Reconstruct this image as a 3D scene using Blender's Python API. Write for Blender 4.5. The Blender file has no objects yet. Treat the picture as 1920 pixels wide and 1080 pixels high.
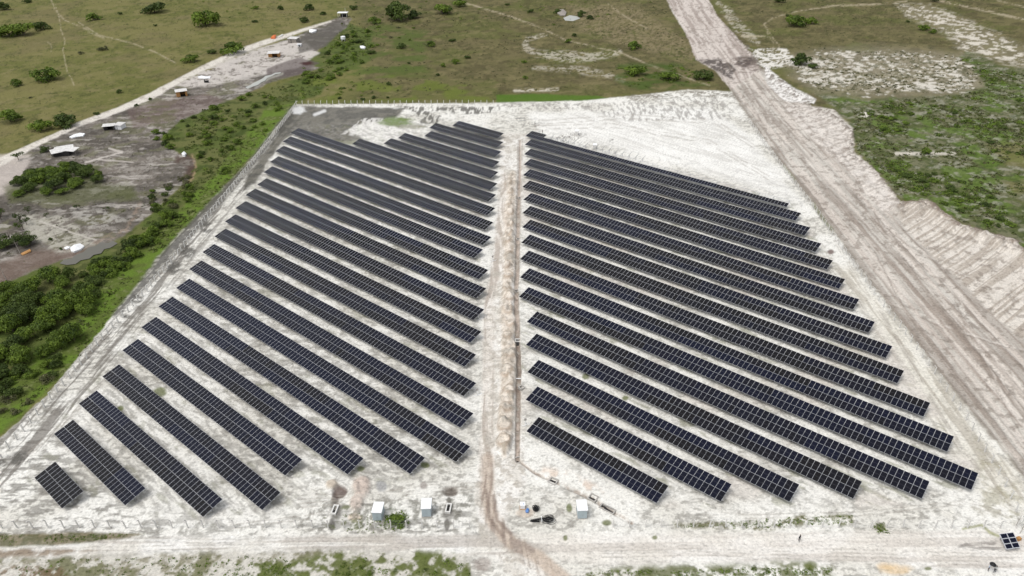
import bpy, math, random
import numpy as np
from mathutils import Vector, Matrix
R = math.radians
# ------------------------------------------------------------------ camera, sky, sun
sc = bpy.context.scene
F, PITCH, ROLL, CH = 1394.81, 0.54686676, -0.01393404, 111.97
cp, sp = math.cos(PITCH), math.sin(PITCH)
FW = np.array([0, cp, -sp]); UP0 = np.array([0, sp, cp]); RT0 = np.array([1., 0, 0])
RT = RT0*math.cos(ROLL)+UP0*math.sin(ROLL); UP = -RT0*math.sin(ROLL)+UP0*math.cos(ROLL)
cam = bpy.data.objects.new('camera', bpy.data.cameras.new('camera')); sc.collection.objects.link(cam)
cam.matrix_world = Matrix(((RT[0], UP[0], -FW[0], 0), (RT[1], UP[1], -FW[1], 0), (RT[2], UP[2], -FW[2], CH), (0, 0, 0, 1)))
cam.data.sensor_width = 36; cam.data.lens = 36*F/1920; cam.data.clip_start = 1; cam.data.clip_end = 9000
sc.camera = cam
SUN_EL, SUN_AZ = 64, -118       # azimuth measured from +y towards +x: the light comes from the left, a little behind
w = bpy.data.worlds.new('World'); sc.world = w; w.use_nodes = True
nt = w.node_tree; nt.nodes.clear()
o_ = nt.nodes.new('ShaderNodeOutputWorld'); bg = nt.nodes.new('ShaderNodeBackground'); sky = nt.nodes.new('ShaderNodeTexSky')
sky.sky_type = 'NISHITA'; sky.sun_disc = False; sky.sun_elevation = R(SUN_EL); sky.sun_rotation = R(SUN_AZ); sky.dust_density = 3
hs = nt.nodes.new('ShaderNodeHueSaturation'); hs.inputs['Saturation'].default_value = 0.22
nt.links.new(sky.outputs[0], hs.inputs['Color']); nt.links.new(hs.outputs[0], bg.inputs[0]); bg.inputs[1].default_value = 0.15
nt.links.new(bg.outputs[0], o_.inputs[0])
sl = bpy.data.lights.new('sun', 'SUN'); sl.energy = 1.05; sl.angle = R(28); sl.color = (1, 0.97, 0.91)
so = bpy.data.objects.new('sun', sl); sc.collection.objects.link(so)
d_ = Vector((math.sin(R(SUN_AZ))*math.cos(R(SUN_EL)), math.cos(R(SUN_AZ))*math.cos(R(SUN_EL)), math.sin(R(SUN_EL))))
so.rotation_euler = d_.to_track_quat('Z', 'Y').to_euler(); so.location = d_*300
sc.view_settings.view_transform = 'Standard'; sc.view_settings.look = 'None'; sc.view_settings.gamma = 1
sc.view_settings.exposure = 0.26
rng = np.random.default_rng(7); random.seed(7)

def at(px, py, z=0.0):         # where the photograph's pixel meets the plane z
    d = FW+RT*(px-960)/F-UP*(py-540)/F
    p = np.array([0, 0, CH])+d*((z-CH)/d[2])
    return Vector((p[0], p[1], z))
def project(X, Y, Z=0.0):
    D = np.stack([X, Y, np.full_like(X, 0)+Z-CH], -1); dz = D@FW; dz = np.maximum(dz, 1)
    return 960+F*(D@RT)/dz, 540-F*(D@UP)/dz, dz
def mpp(px, py):               # metres per photograph pixel (across) at that ground point
    p = at(px, py); return (p.y*cp+CH*sp)/F
# ------------------------------------------------------------------ noise
TB = rng.random((256, 256)).astype(np.float32)
def vn(x, y, s=0):
    x = x+s*17.31; y = y+s*9.77
    xi = np.floor(x).astype(np.int64); yi = np.floor(y).astype(np.int64)
    fx = (x-xi).astype(np.float32); fy = (y-yi).astype(np.float32)
    fx = fx*fx*(3-2*fx); fy = fy*fy*(3-2*fy)
    a = TB[xi & 255, yi & 255]; b = TB[(xi+1) & 255, yi & 255]; c = TB[xi & 255, (yi+1) & 255]; d = TB[(xi+1) & 255, (yi+1) & 255]
    return (a+(b-a)*fx)*(1-fy)+(c+(d-c)*fx)*fy
def fbm(x, y, o=4, s=0, g=0.55):
    t = 0; a = 1; n = 0
    for k in range(o):
        t = t+a*vn(x, y, s+k*3.1); n += a; a *= g; x = x*2.03; y = y*2.03
    return t/n
def ss(a, b, x): 
    t = np.clip((x-a)/(b-a), 0, 1); return t*t*(3-2*t)
def lin(r, g, b, k=0.84):
    f = lambda v: (v/255/12.92 if v/255 <= .04045 else ((v/255+.055)/1.055)**2.4)*k
    return np.array([f(r), f(g), f(b)], np.float32)
# ------------------------------------------------------------------ materials
def mat(name, col, rough=0.7, metal=0.0, noise=0.0, scale=3.0, spec=0.3):
    m = bpy.data.materials.new(name); m.use_nodes = True; n = m.node_tree; b = n.nodes['Principled BSDF']
    b.inputs['Base Color'].default_value = (*col, 1); b.inputs['Roughness'].default_value = rough; b.inputs['Metallic'].default_value = metal
    b.inputs['Specular IOR Level'].default_value = spec
    if noise:
        tc = n.nodes.new('ShaderNodeTexCoord'); no = n.nodes.new('ShaderNodeTexNoise'); no.inputs['Scale'].default_value = scale; no.inputs['Detail'].default_value = 6
        mr = n.nodes.new('ShaderNodeMapRange'); mr.inputs['From Min'].default_value = .3; mr.inputs['From Max'].default_value = .7
        mr.inputs['To Min'].default_value = 1-noise; mr.inputs['To Max'].default_value = 1+noise*.6
        mx = n.nodes.new('ShaderNodeVectorMath'); mx.operation = 'SCALE'; mx.inputs[0].default_value = col
        n.links.new(tc.outputs['Object'], no.inputs['Vector']); n.links.new(no.outputs['Fac'], mr.inputs['Value'])
        n.links.new(mr.outputs[0], mx.inputs['Scale']); n.links.new(mx.outputs[0], b.inputs['Base Color'])
    return m
def mat_ground():
    m = bpy.data.materials.new('earth'); m.use_nodes = True; n = m.node_tree; b = n.nodes['Principled BSDF']
    at_ = n.nodes.new('ShaderNodeAttribute'); at_.attribute_name = 'alb'
    tc = n.nodes.new('ShaderNodeTexCoord')
    n1 = n.nodes.new('ShaderNodeTexNoise'); n1.inputs['Scale'].default_value = 1.9; n1.inputs['Detail'].default_value = 8; n1.inputs['Roughness'].default_value = .7
    mr = n.nodes.new('ShaderNodeMapRange'); mr.inputs['From Min'].default_value = .25; mr.inputs['From Max'].default_value = .75; mr.inputs['To Min'].default_value = .72; mr.inputs['To Max'].default_value = 1.25
    mx = n.nodes.new('ShaderNodeVectorMath'); mx.operation = 'SCALE'
    bp = n.nodes.new('ShaderNodeBump'); bp.inputs['Strength'].default_value = .5; bp.inputs['Distance'].default_value = .25
    n2 = n.nodes.new('ShaderNodeTexNoise'); n2.inputs['Scale'].default_value = .9; n2.inputs['Detail'].default_value = 8; n2.inputs['Roughness'].default_value = .65
    L = n.links.new
    L(tc.outputs['Object'], n1.inputs['Vector']); L(tc.outputs['Object'], n2.inputs['Vector']); L(n1.outputs['Fac'], mr.inputs['Value'])
    L(at_.outputs['Color'], mx.inputs[0]); L(mr.outputs[0], mx.inputs['Scale']); L(mx.outputs[0], b.inputs['Base Color'])
    L(n2.outputs['Fac'], bp.inputs['Height']); L(bp.outputs[0], b.inputs['Normal'])
    n3 = n.nodes.new('ShaderNodeTexNoise'); n3.inputs['Scale'].default_value = 1.5; n3.inputs['Detail'].default_value = 5; n3.inputs['Roughness'].default_value = .6; n3.inputs['Distortion'].default_value = .6
    mp = n.nodes.new('ShaderNodeMapping'); mp.inputs['Scale'].default_value = (.7, 1.3, 1.0); L(tc.outputs['Object'], mp.inputs[0]); L(mp.outputs[0], n3.inputs['Vector'])
    m3 = n.nodes.new('ShaderNodeMapRange'); m3.inputs['From Min'].default_value = .54; m3.inputs['From Max'].default_value = .66; m3.inputs['To Min'].default_value = 1.06; m3.inputs['To Max'].default_value = .77
    pr = n.nodes.new('ShaderNodeMath'); pr.operation = 'MULTIPLY'; L(n3.outputs['Fac'], m3.inputs['Value']); L(m3.outputs[0], pr.inputs[0]); L(mr.outputs[0], pr.inputs[1]); L(pr.outputs[0], mx.inputs['Scale'])
    b.inputs['Roughness'].default_value = .95; b.inputs['Specular IOR Level'].default_value = .1
    return m
def mat_leaf(name, dark, light, vary=.25):
    m = bpy.data.materials.new(name); m.use_nodes = True; n = m.node_tree; b = n.nodes['Principled BSDF']; L = n.links.new
    a = n.nodes.new('ShaderNodeAttribute'); a.attribute_name = 'tone'
    oi = n.nodes.new('ShaderNodeObjectInfo')
    ad = n.nodes.new('ShaderNodeMath'); ad.operation = 'MULTIPLY_ADD'; ad.inputs[1].default_value = vary; L(oi.outputs['Random'], ad.inputs[0])
    sb = n.nodes.new('ShaderNodeMath'); sb.operation = 'SUBTRACT'; sb.inputs[1].default_value = vary/2
    L(a.outputs['Fac'], sb.inputs[0]); L(sb.outputs[0], ad.inputs[2])
    cr = n.nodes.new('ShaderNodeValToRGB'); cr.color_ramp.elements[0].color = (*dark, 1); cr.color_ramp.elements[1].color = (*light, 1)
    L(ad.outputs[0], cr.inputs[0]); L(cr.outputs[0], b.inputs['Base Color'])
    b.inputs['Roughness'].default_value = .6; b.inputs['Specular IOR Level'].default_value = .2
    tr = n.nodes.new('ShaderNodeBsdfTranslucent'); L(cr.outputs[0], tr.inputs[0])
    mx = n.nodes.new('ShaderNodeMixShader'); mx.inputs[0].default_value = .25
    L(b.outputs[0], mx.inputs[1]); L(tr.outputs[0], mx.inputs[2]); L(mx.outputs[0], n.nodes['Material Output'].inputs[0])
    return m
M = {}
M['earth'] = mat_ground()
M['leaf'] = mat_leaf('green_leaves', (.036, .066, .013), (.19, .27, .036))
M['leaf_dark'] = mat_leaf('dark_leaves', (.026, .045, .012), (.105, .15, .03))
M['leaf_olive'] = mat_leaf('olive_cover', (.050, .064, .020), (.17, .205, .05))
M['leaf_dry'] = mat_leaf('dry_scrub', (.055, .062, .028), (.19, .19, .085))
M['bark'] = mat('bark', (.11, .09, .07), .9, noise=.3)
M['dead'] = mat('dead_wood', (.33, .30, .27), .9, noise=.3)
M['alu'] = mat('aluminium', (.52, .53, .56), .45, .2, spec=.5)
M['steel'] = mat('galvanised_steel', (.36, .37, .38), .5, .5, noise=.15)
M['concrete'] = mat('concrete', (.42, .40, .37), .85, noise=.2, scale=4)
M['concrete_pale'] = mat('pale_concrete', (.68, .67, .64), .85, noise=.15, scale=2)
M['white'] = mat('white_sheet', (.84, .85, .86), .5, noise=.06)
M['roof_dull'] = mat('weathered_roof', (.66, .65, .63), .7, noise=.22, scale=1.2)
M['cabin_wall'] = mat('cabin_wall', (.40, .47, .50), .55, noise=.05)
M['black'] = mat('black_plastic', (.012, .012, .013), .5)
M['dark'] = mat('dark_gap', (.03, .028, .027), .9)  # near-black: shade inside openings and pits put into colour; also dark soil collar
M['wood'] = mat('plywood', (.45, .24, .09), .8, noise=.2)
M['wood_grey'] = mat('grey_boards', (.30, .27, .24), .9, noise=.25)
M['orange'] = mat('orange_tarp', (.62, .16, .05), .6)
M['blue'] = mat('blue_bag', (.10, .22, .50), .5)
M['sandheap'] = mat('spoil_sand', (.52, .42, .35), .95, noise=.25, scale=2)
M['rust'] = mat('red_soil', (.22, .13, .10), .95, noise=.3)
M['water'] = mat('pond_water', (.12, .115, .095), .6, spec=.5)
M['milky'] = mat('milky_water', (.40, .41, .38), .6, spec=.5)
M['skin'] = mat('skin', (.28, .16, .10), .6); M['hair'] = mat('hair', (.015, .012, .01), .6)
M['shirt_pale'] = mat('pale_shirt', (.50, .56, .64), .8); M['shirt_grey'] = mat('grey_shirt', (.45, .46, .45), .8)
M['cloth_dark'] = mat('dark_cloth', (.02, .022, .028), .8)
def mat_cells(t):
    m = bpy.data.materials.new('solar_cells'); m.use_nodes = True; b = m.node_tree.nodes['Principled BSDF']
    c0 = np.array([.0075, .0070, .0080]); c1 = np.array([.0040, .0055, .0160]); c = c0*(1-t)+c1*t
    b.inputs['Base Color'].default_value = (*c, 1); b.inputs['Roughness'].default_value = .12; b.inputs['Specular IOR Level'].default_value = .22
    return m
NT = 6
for k in range(NT): M['cell%d' % k] = mat_cells(k/(NT-1))
# ------------------------------------------------------------------ object helpers
COL = sc.collection
def link(o): COL.objects.link(o); return o
def tag(o, label=None, cat=None, group=None, kind=None):
    if label: o['label'] = label
    if cat: o['category'] = cat
    if group: o['group'] = group
    if kind: o['kind'] = kind
    return o
def empty(name, loc, rz=0, **k):
    o = bpy.data.objects.new(name, None); link(o); o.location = loc; o.rotation_euler = (0, 0, rz); o.empty_display_size = .3
    return tag(o, **k)
class MB:
    def __init__(s): s.v = []; s.f = []; s.m = []
    def add(s, vs, fs, mi=0):
        n = len(s.v); s.v += [tuple(v) for v in vs]; s.f += [tuple(i+n for i in f) for f in fs]; s.m += [mi]*len(fs)
    def box(s, c, d, mi=0, rz=0, rx=0):
        M3 = Matrix.Rotation(rz, 3, 'Z') @ Matrix.Rotation(rx, 3, 'X')
        vs = [Vector(c)+M3 @ Vector((x*d[0]/2, y*d[1]/2, z*d[2]/2)) for x in (-1, 1) for y in (-1, 1) for z in (-1, 1)]
        s.add(vs, [(0, 1, 3, 2), (4, 6, 7, 5), (0, 4, 5, 1), (2, 3, 7, 6), (0, 2, 6, 4), (1, 5, 7, 3)], mi)
    def tube(s, pts, r, n=6, mi=0, closed=False):
        pts = [Vector(p) for p in pts]; rr = r if isinstance(r, (list, tuple)) else [r]*len(pts); rings = []
        for i, p in enumerate(pts):
            a = pts[i-1] if (i or closed) else p; b = pts[(i+1) % len(pts)] if (i < len(pts)-1 or closed) else p
            t = (b-a).normalized(); u = t.cross(Vector((0, 0, 1)) if abs(t.z) < .9 else Vector((1, 0, 0))).normalized(); v = t.cross(u)
            rings.append([p+(u*math.cos(2*math.pi*k/n)+v*math.sin(2*math.pi*k/n))*rr[i] for k in range(n)])
        vs = [q for g in rings for q in g]; fs = []
        for i in range(len(pts)-(0 if closed else 1)):
            j = (i+1) % len(pts)
            fs += [(i*n+k, i*n+(k+1) % n, j*n+(k+1) % n, j*n+k) for k in range(n)]
        if not closed: fs += [tuple(range(n))[::-1], tuple((len(pts)-1)*n+k for k in range(n))]
        s.add(vs, fs, mi)
    def mesh(s, name, mats):
        me = bpy.data.meshes.new(name); me.from_pydata(s.v, [], s.f)
        for m in mats: me.materials.append(m)
        me.polygons.foreach_set('material_index', s.m); me.update(); return me
    def build(s, name, mats, parent=None, smooth=False, **k):
        me = s.mesh(name, mats if isinstance(mats, list) else [mats])
        if smooth: me.polygons.foreach_set('use_smooth', [True]*len(me.polygons))
        o = link(bpy.data.objects.new(name, me)); o.parent = parent
        return tag(o, **k)
def child(name, me, parent, loc=(0, 0, 0), rot=None, **k):
    o = bpy.data.objects.new(name, me); COL.objects.link(o); o.parent = parent; o.location = loc
    if rot: o.rotation_euler = rot
    return tag(o, **k)
def copy_tree(o, loc, rz=0, sc_=None, **k):
    c = o.copy(); COL.objects.link(c); c.location = loc; c.rotation_euler = (0, 0, rz)
    if sc_: c.scale = sc_ if isinstance(sc_, tuple) else (sc_,)*3
    for ch in list(o.children):
        d = ch.copy(); COL.objects.link(d); d.parent = c
        for g in ch.children:
            e = g.copy(); COL.objects.link(e); e.parent = d
    return tag(c, **k)
def np_mesh(name, V, Fc, attrs=None, smooth=False):      # V (n,3), Fc (m,4)
    me = bpy.data.meshes.new(name); me.vertices.add(len(V)); me.vertices.foreach_set('co', V.astype(np.float32).ravel())
    me.loops.add(Fc.size); me.loops.foreach_set('vertex_index', Fc.astype(np.int32).ravel())
    me.polygons.add(len(Fc)); me.polygons.foreach_set('loop_start', (np.arange(len(Fc))*4).astype(np.int32))
    me.polygons.foreach_set('loop_total', np.full(len(Fc), 4, np.int32))
    me.update(calc_edges=True)
    for nm, ty, arr in (attrs or []):
        a = me.attributes.new(nm, ty, 'POINT')
        if ty == 'FLOAT': a.data.foreach_set('value', arr.astype(np.float32).ravel())
        else: a.data.foreach_set('color', arr.astype(np.float32).ravel())
    if smooth: me.polygons.foreach_set('use_smooth', np.ones(len(Fc), bool))
    return me
# ------------------------------------------------------------------ the ground sheet (finer towards the viewer, real relief)
GS = 1.55
th = np.arange(R(61), R(8.6), -GS/F); yy = CH/np.tan(th)
ssx = np.arange(-.86, .86, GS/F)
GX = ssx[None, :]*(.854*yy[:, None]+58); GY = np.repeat(yy[:, None], len(ssx), 1)
NR, NC = GX.shape; gx = GX.ravel(); gy = GY.ravel()
U, V, DZ = project(gx, gy)
S = 1/np.clip(DZ/150, .6, 6)                  # photo pixels shrink with distance
wa = (fbm(gx/14, gy/14, 4, 1)-.5)*2; wb = (fbm(gx/14, gy/14, 4, 2)-.5)*2
wc = (fbm(gx/2.2, gy/2.2, 3, 3)-.5)*2; wd = (fbm(gx/2.2, gy/2.2, 3, 4)-.5)*2
def seg(u, v, a, b):
    ax, ay = a; bx, by = b; dx, dy = bx-ax, by-ay; L2 = dx*dx+dy*dy+1e-9
    t = np.clip(((u-ax)*dx+(v-ay)*dy)/L2, 0, 1)
    return np.hypot(u-ax-t*dx, v-ay-t*dy), t
def poly(pts, soft=6, warp=18, fine=5, s=0):
    out = np.zeros(len(gx), np.float32)
    xs = [p[0] for p in pts]; ys = [p[1] for p in pts]; m = soft+warp+fine+4
    I = np.nonzero((U > min(xs)-m) & (U < max(xs)+m) & (V > min(ys)-m) & (V < max(ys)+m))[0]
    if not len(I): return out
    a1, a2 = (wa, wb) if not s else (wb, wa)
    u = U[I]+(a1[I]*warp+wc[I]*fine)*S[I]; v = V[I]+(a2[I]*warp*.5+wd[I]*fine*.5)*S[I]
    d = np.full(len(I), 1e9); ins = np.zeros(len(I), bool); n = len(pts)
    for k in range(n):
        a, b = pts[k], pts[(k+1) % n]
        d = np.minimum(d, seg(u, v, a, b)[0])
        if a[1] != b[1]:
            c = (a[1] > v) != (b[1] > v)
            ins ^= c & (u < (b[0]-a[0])*(v-a[1])/(b[1]-a[1])+a[0])
    sd = np.where(ins, d, -d); sf = soft*np.maximum(S[I], .35)
    out[I] = ss(-sf, sf, sd); return out
def line(pts, width, soft=2, warp=4, fine=2):           # width: number or list per point (photo pixels)
    if not isinstance(width, (list, tuple)): width = [width]*len(pts)
    out = np.zeros(len(gx), np.float32); m = max(width)+warp+fine+soft+4
    xs = [p[0] for p in pts]; ys = [p[1] for p in pts]
    I = np.nonzero((U > min(xs)-m) & (U < max(xs)+m) & (V > min(ys)-m) & (V < max(ys)+m))[0]
    if not len(I): return out
    u = U[I]+(wa[I]*warp+wc[I]*fine)*S[I]; v = V[I]+(wb[I]*warp*.5+wd[I]*fine*.5)*S[I]
    best = np.full(len(I), -1e9)
    for k in range(len(pts)-1):
        d, t = seg(u, v, pts[k], pts[k+1]); best = np.maximum(best, (width[k]*(1-t)+width[k+1]*t)/2-d)
    out[I] = ss(-soft, soft, best); return out
def blob(px, py, rx, ry, soft=.35, warp=.35):
    out = np.zeros(len(gx), np.float32)
    I = np.nonzero((np.abs(U-px) < rx*2) & (np.abs(V-py) < ry*2))[0]
    d = np.hypot((U[I]-px)/rx, (V[I]-py)/ry)+wc[I]*warp+wa[I]*warp*.5
    out[I] = ss(1+soft, 1-soft, d); return out
def streak(p0, p1, la, lb, s=0, o=3, extra=0.0):
    a = at(*p0); b = at(*p1); an = math.atan2(b.y-a.y, b.x-a.x)+extra; c, s_ = math.cos(an), math.sin(an)
    a_, b_ = gx*c+gy*s_, -gx*s_+gy*c
    b_ = b_+wa*.5
    return fbm(a_/la, b_/lb, o, s)
col = np.zeros((len(gx), 3), np.float32); H = np.zeros(len(gx), np.float32)
REG = np.zeros(len(gx), np.int8)
def paint(m, c, k=1.0):
    global col
    mm = np.clip(m*k, 0, 1)[:, None]; col = col*(1-mm)+np.asarray(c, np.float32)*mm
def mixc(a, b, t): return a[None]*(1-t[:, None])+b[None]*t[:, None]
f05 = fbm(gx/.55, gy/.55, 3, 11); f1 = fbm(gx/1.3, gy/1.3, 4, 12); f4 = fbm(gx/4, gy/4, 4, 13); f12 = fbm(gx/12, gy/12, 4, 14); f40 = fbm(gx/45, gy/45, 4, 15)
fw_ = fbm(gx/9, gy/2.6, 4, 16)
# --- savanna grass
olive = lin(120, 116, 72); oliv2 = lin(104, 106, 58); brown = lin(109, 103, 70); brn2 = lin(94, 88, 61); straw = lin(132, 122, 84)
col[:] = mixc(olive, oliv2, ss(.38, .62, f12*.6+f40*.4))
mid = poly([(640, -60), (2100, -60), (2100, 260), (1560, 260), (1330, 170), (640, 200), (690, 120)], 60, 40, 10)
paint(mid, mixc(brown, brn2, ss(.35, .65, f12*.5+f4*.5)), .92)
paint(ss(.56, .70, f12*.5+fw_*.5), straw, .35)
paint(ss(.50, .64, fbm(gx/22, gy/22, 4, 21))*mid, lin(94, 99, 52), .6)
paint(ss(.55, .75, fbm(gx/30, gy/30, 4, 22)), lin(112, 103, 74), .5)
paint(ss(.60, .72, f1*.6+f4*.4), lin(62, 68, 34), .55)                      # tufts
paint(ss(.56, .66, fbm(gx/2.2, gy/3.5, 3, 75))*ss(.42, .55, f12), lin(70, 74, 40), .5); paint(ss(.54, .64, fbm(gx/6, gy/8, 4, 76))*mid, lin(80, 74, 50), .45); paint(ss(.62, .70, fbm(gx/5, gy/5, 3, 78)), lin(138, 128, 92), .35)
H += (f4-.5)*.35*1.0+(f1-.5)*.12
# bare rings and pale scuffs among the grass
for pts, wd_, k in [([(985, 75), (985, 90), (1005, 100), (1060, 106), (1110, 108), (1160, 98)], [8, 12, 12, 22, 16, 10], .5),
                   ([(990, 74), (1022, 64)], 6, .6), ([(1000, 128), (1080, 130), (1130, 138), (1170, 150)], [6, 14, 12, 8], .45),
                   ([(965, 170), (1045, 168)], 5, .8), ([(560, 60), (500, 70)], 3, .0),
                   ([(1360, 20), (1385, 50), (1420, 80)], [14, 22, 10], .45), ([(1345, 5), (1370, 20)], 8, .4)]:
    paint(line(pts, wd_, 3, 8, 6)*ss(.42, .58, f1*.5+f4*.5), lin(205, 198, 182), k*1.2)
for pts, wd_ in [([(92, -10), (104, 20), (122, 38), (146, 48), (168, 58)], 2.6), ([(104, 10), (112, 35), (114, 55), (122, 75), (118, 95), (126, 135), (140, 160)], 2.4),
                ([(148, 42), (185, 66), (245, 80), (290, 97), (330, 118)], 2.6), ([(165, 60), (195, 72)], 2), ([(88, 78), (96, 84), (96, 100)], 1.6),
                ([(870, 5), (960, 32), (1015, 52), (1060, 75), (1160, 98), (1240, 130), (1330, 160)], 4), ([(1140, 8), (1170, 30), (1215, 55)], 3),
                ([(1390, 68), (1440, 68)], 4.5), ([(1462, 105), (1460, 85), (1445, 65), (1432, 45), (1450, 33), (1500, 20), (1560, 12), (1640, 9)], 3.2), ([(1448, 100), (1450, 80), (1438, 60)], 2),
                ([(1550, 10), (1650, 8), (1700, 2)], 3.4), ([(1755, 0), (1820, 14), (1925, 38)], 6), ([(1870, 0), (1925, 14)], 4)]:
    paint(line(pts, wd_*.75, 1.3, 4, 2.5)*ss(.36, .56, f4*.6+f1*.4), lin(190, 178, 152), .6)
paint(poly([(1060, 8), (1190, 10), (1270, 60), (1320, 120), (1200, 95), (1090, 60)], 30, 20)*ss(.40, .62, f1), lin(150, 136, 108), .55)
# right: mottled pale sand with tussocks
mott = poly([(1445, 112), (1560, 92), (1700, 92), (1800, 100), (1838, 130), (1850, 172), (1750, 178), (1620, 180), (1540, 178), (1515, 170), (1480, 130)], 44, 40, 18)
mm = ss(.46, .60, (fbm(gx/2.4, gy/2.4, 4, 31)*.7+f12*.3)+(mott-1)*.35)*(mott > .05)
paint(mott, lin(158, 150, 132), .6); paint(mm, lin(224, 219, 208), .8); paint(mott*ss(.56, .66, fbm(gx/1.9, gy/3.0, 3, 35)), lin(88, 88, 62), .7)
str2 = poly([(1685, 8), (1740, 10), (1800, 35), (1925, 90), (1925, 122), (1850, 108), (1800, 90), (1760, 55), (1700, 30)], 26, 34, 16)
paint(str2, lin(150, 142, 118), .45); paint(str2*ss(.46, .66, fbm(gx/3, gy/4, 4, 32)), lin(222, 215, 202), .85)
paint(poly([(1365, 90), (1475, 92), (1500, 118), (1440, 130), (1400, 120)], 6, 10)*ss(.40, .55, f1*.5+f4*.5), lin(232, 228, 220), .9)
# right: green scrub
scrub = poly([(1530, 178), (1610, 185), (1700, 184), (1790, 176), (1850, 166), (1838, 140), (1800, 104), (1815, 98), (1880, 122), (1980, 135), (1980, 560), (1900, 452), (1840, 438), (1760, 395), (1690, 372), (1655, 330), (1605, 285), (1590, 225)], 14, 24, 12)
paint(scrub, mixc(lin(88, 96, 58), lin(116, 116, 90), ss(.4, .6, f4)), .95)
paint(scrub*ss(.50, .62, fbm(gx/9, gy/9, 4, 33)), lin(92, 116, 44), .7)
paint(scrub*ss(.56, .70, fbm(gx/3, gy/3, 3, 34)), lin(158, 156, 140), .65)
paint(scrub*ss(.54, .62, f1), lin(52, 66, 30), .5)
paint(line([(1680, 289), (1790, 287)], 6, 2, 8)*scrub, lin(215, 208, 196), .8)
paint(blob(1620, 215, 12, 5)+blob(1628, 212, 8, 5), lin(225, 220, 208), .9)
paint(poly([(1850, 270), (1980, 260), (1980, 400), (1900, 370)], 20, 20)*ss(.4, .6, f12), lin(122, 116, 74), .6)
# left: the strip of scrub and grass along the fence
hedge = poly([(640, 40), (700, 60), (690, 110), (620, 140), (600, 178), (555, 192), (520, 232), (450, 318), (385, 390), (300, 480), (215, 590), (120, 705), (-60, 860), (-120, 700), (-60, 540), (60, 505), (170, 470), (235, 440), (300, 385), (350, 340), (366, 300), (330, 285), (300, 260), (330, 225), (420, 190), (520, 160), (600, 128), (570, 118), (600, 95)], 8, 12, 6)
paint(line([(105, 500), (150, 480), (190, 465), (226, 455)], 22, 8, 12, 6), lin(128, 124, 112), .9)
paint(hedge, mixc(lin(88, 100, 50), lin(104, 107, 64), ss(.4, .6, f12)), .97)
paint(hedge*ss(.52, .62, f4), lin(52, 66, 28), .55)
grs = poly([(555, 195), (520, 235), (450, 320), (385, 392), (300, 482), (215, 592), (120, 707), (-40, 850), (-60, 770), (90, 650), (170, 560), (260, 470), (340, 395), (400, 330), (470, 240), (500, 200)], 7, 12, 8)
paint(grs, mixc(lin(98, 122, 46), lin(92, 106, 48), ss(.4, .6, f4)), .9)
paint(grs*ss(.58, .70, f4*.5+f1*.5), lin(134, 136, 96), .5)
paint(poly([(930, 178), (1000, 176), (1120, 180), (1165, 188), (1040, 192), (930, 193)], 4, 5), lin(80, 112, 36), .85)
paint(poly([(560, 150), (700, 135), (900, 165), (920, 190), (560, 192)], 10, 14)*ss(.4, .6, f12), lin(104, 116, 48), .7)
paint(poly([(690, 40), (800, 60), (800, 140), (640, 150), (620, 120)], 30, 20)*ss(.35, .6, f12), lin(82, 98, 44), .75)
paint(poly([(1160, 120), (1260, 118), (1340, 140), (1345, 160), (1200, 170), (1150, 150)], 14, 16)*ss(.35, .55, f12), lin(72, 92, 38), .8)
# left: burnt and cleared plots
burn = poly([(-60, 325), (40, 283), (150, 232), (285, 180), (400, 128), (480, 95), (560, 66), (640, 30), (660, 34), (645, 55), (600, 90), (570, 118), (600, 128), (560, 140), (520, 150), (470, 172), (400, 200), (335, 228), (300, 262), (335, 288), (366, 300), (352, 338), (300, 385), (235, 440), (170, 470), (60, 508), (-60, 560)], 5, 8, 5)
bc = mixc(lin(122, 115, 108), lin(94, 88, 82), ss(.4, .6, f4*.6+f12*.4))
paint(burn, bc, .97)
paint(burn*ss(.50, .60, fw_*.5+f1*.5), lin(168, 162, 154), .6); paint(burn*ss(.53, .62, f1*.5+f12*.5), lin(78, 74, 68), .6); paint(burn*ss(.56, .66, fbm(gx/7, gy/7, 4, 71)), lin(112, 112, 84), .5); paint(burn*ss(.62, .70, fbm(gx/9, gy/3, 4, 72)), lin(200, 194, 186), .5)
paint(poly([(240, 205), (300, 190), (390, 175), (420, 190), (340, 225), (250, 240)], 8, 12)*burn, lin(112, 94, 90), .5)
paint(poly([(255, 190), (330, 200), (330, 240), (260, 250)], 12, 12)*ss(.45, .6, f4), lin(104, 104, 72), .5)
paint(poly([(400, 122), (480, 92), (560, 70), (600, 100), (560, 128), (500, 140), (440, 150), (400, 160), (350, 165), (330, 160)], 7, 10)*ss(.30, .5, f4*.6+f1*.4), lin(208, 201, 194), .85)
paint(poly([(560, 72), (640, 35), (650, 50), (610, 88), (560, 100)], 6, 8), lin(96, 92, 86), .8)
paint(poly([(500, 128), (560, 108), (600, 118), (560, 140), (500, 150)], 6, 8), lin(100, 90, 88), .75)
paint(blob(575, 119, 14, 3.4), lin(70, 42, 42), .9)
paint(poly([(0, 290), (60, 290), (40, 345), (-30, 380), (-60, 330)], 8, 10), lin(200, 190, 182), .75)
paint(poly([(60, 470), (180, 460), (150, 500), (0, 560), (-60, 560), (-40, 510)], 10, 12)*burn, lin(112, 95, 85), .75)
paint(poly([(30, 400), (110, 405), (160, 430), (180, 460), (110, 475), (50, 440)], 10, 14)*ss(.38, .55, f1*.5+f4*.5), lin(182, 178, 166), .85)
paint(poly([(130, 395), (200, 395), (240, 415), (170, 430)], 8, 12)*ss(.42, .56, f1), lin(176, 172, 164), .7)
paint(line([(260, 385), (235, 432), (180, 455)], 9, 4, 12, 8)*ss(.4, .56, f1), lin(150, 132, 116), .6)
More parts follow.
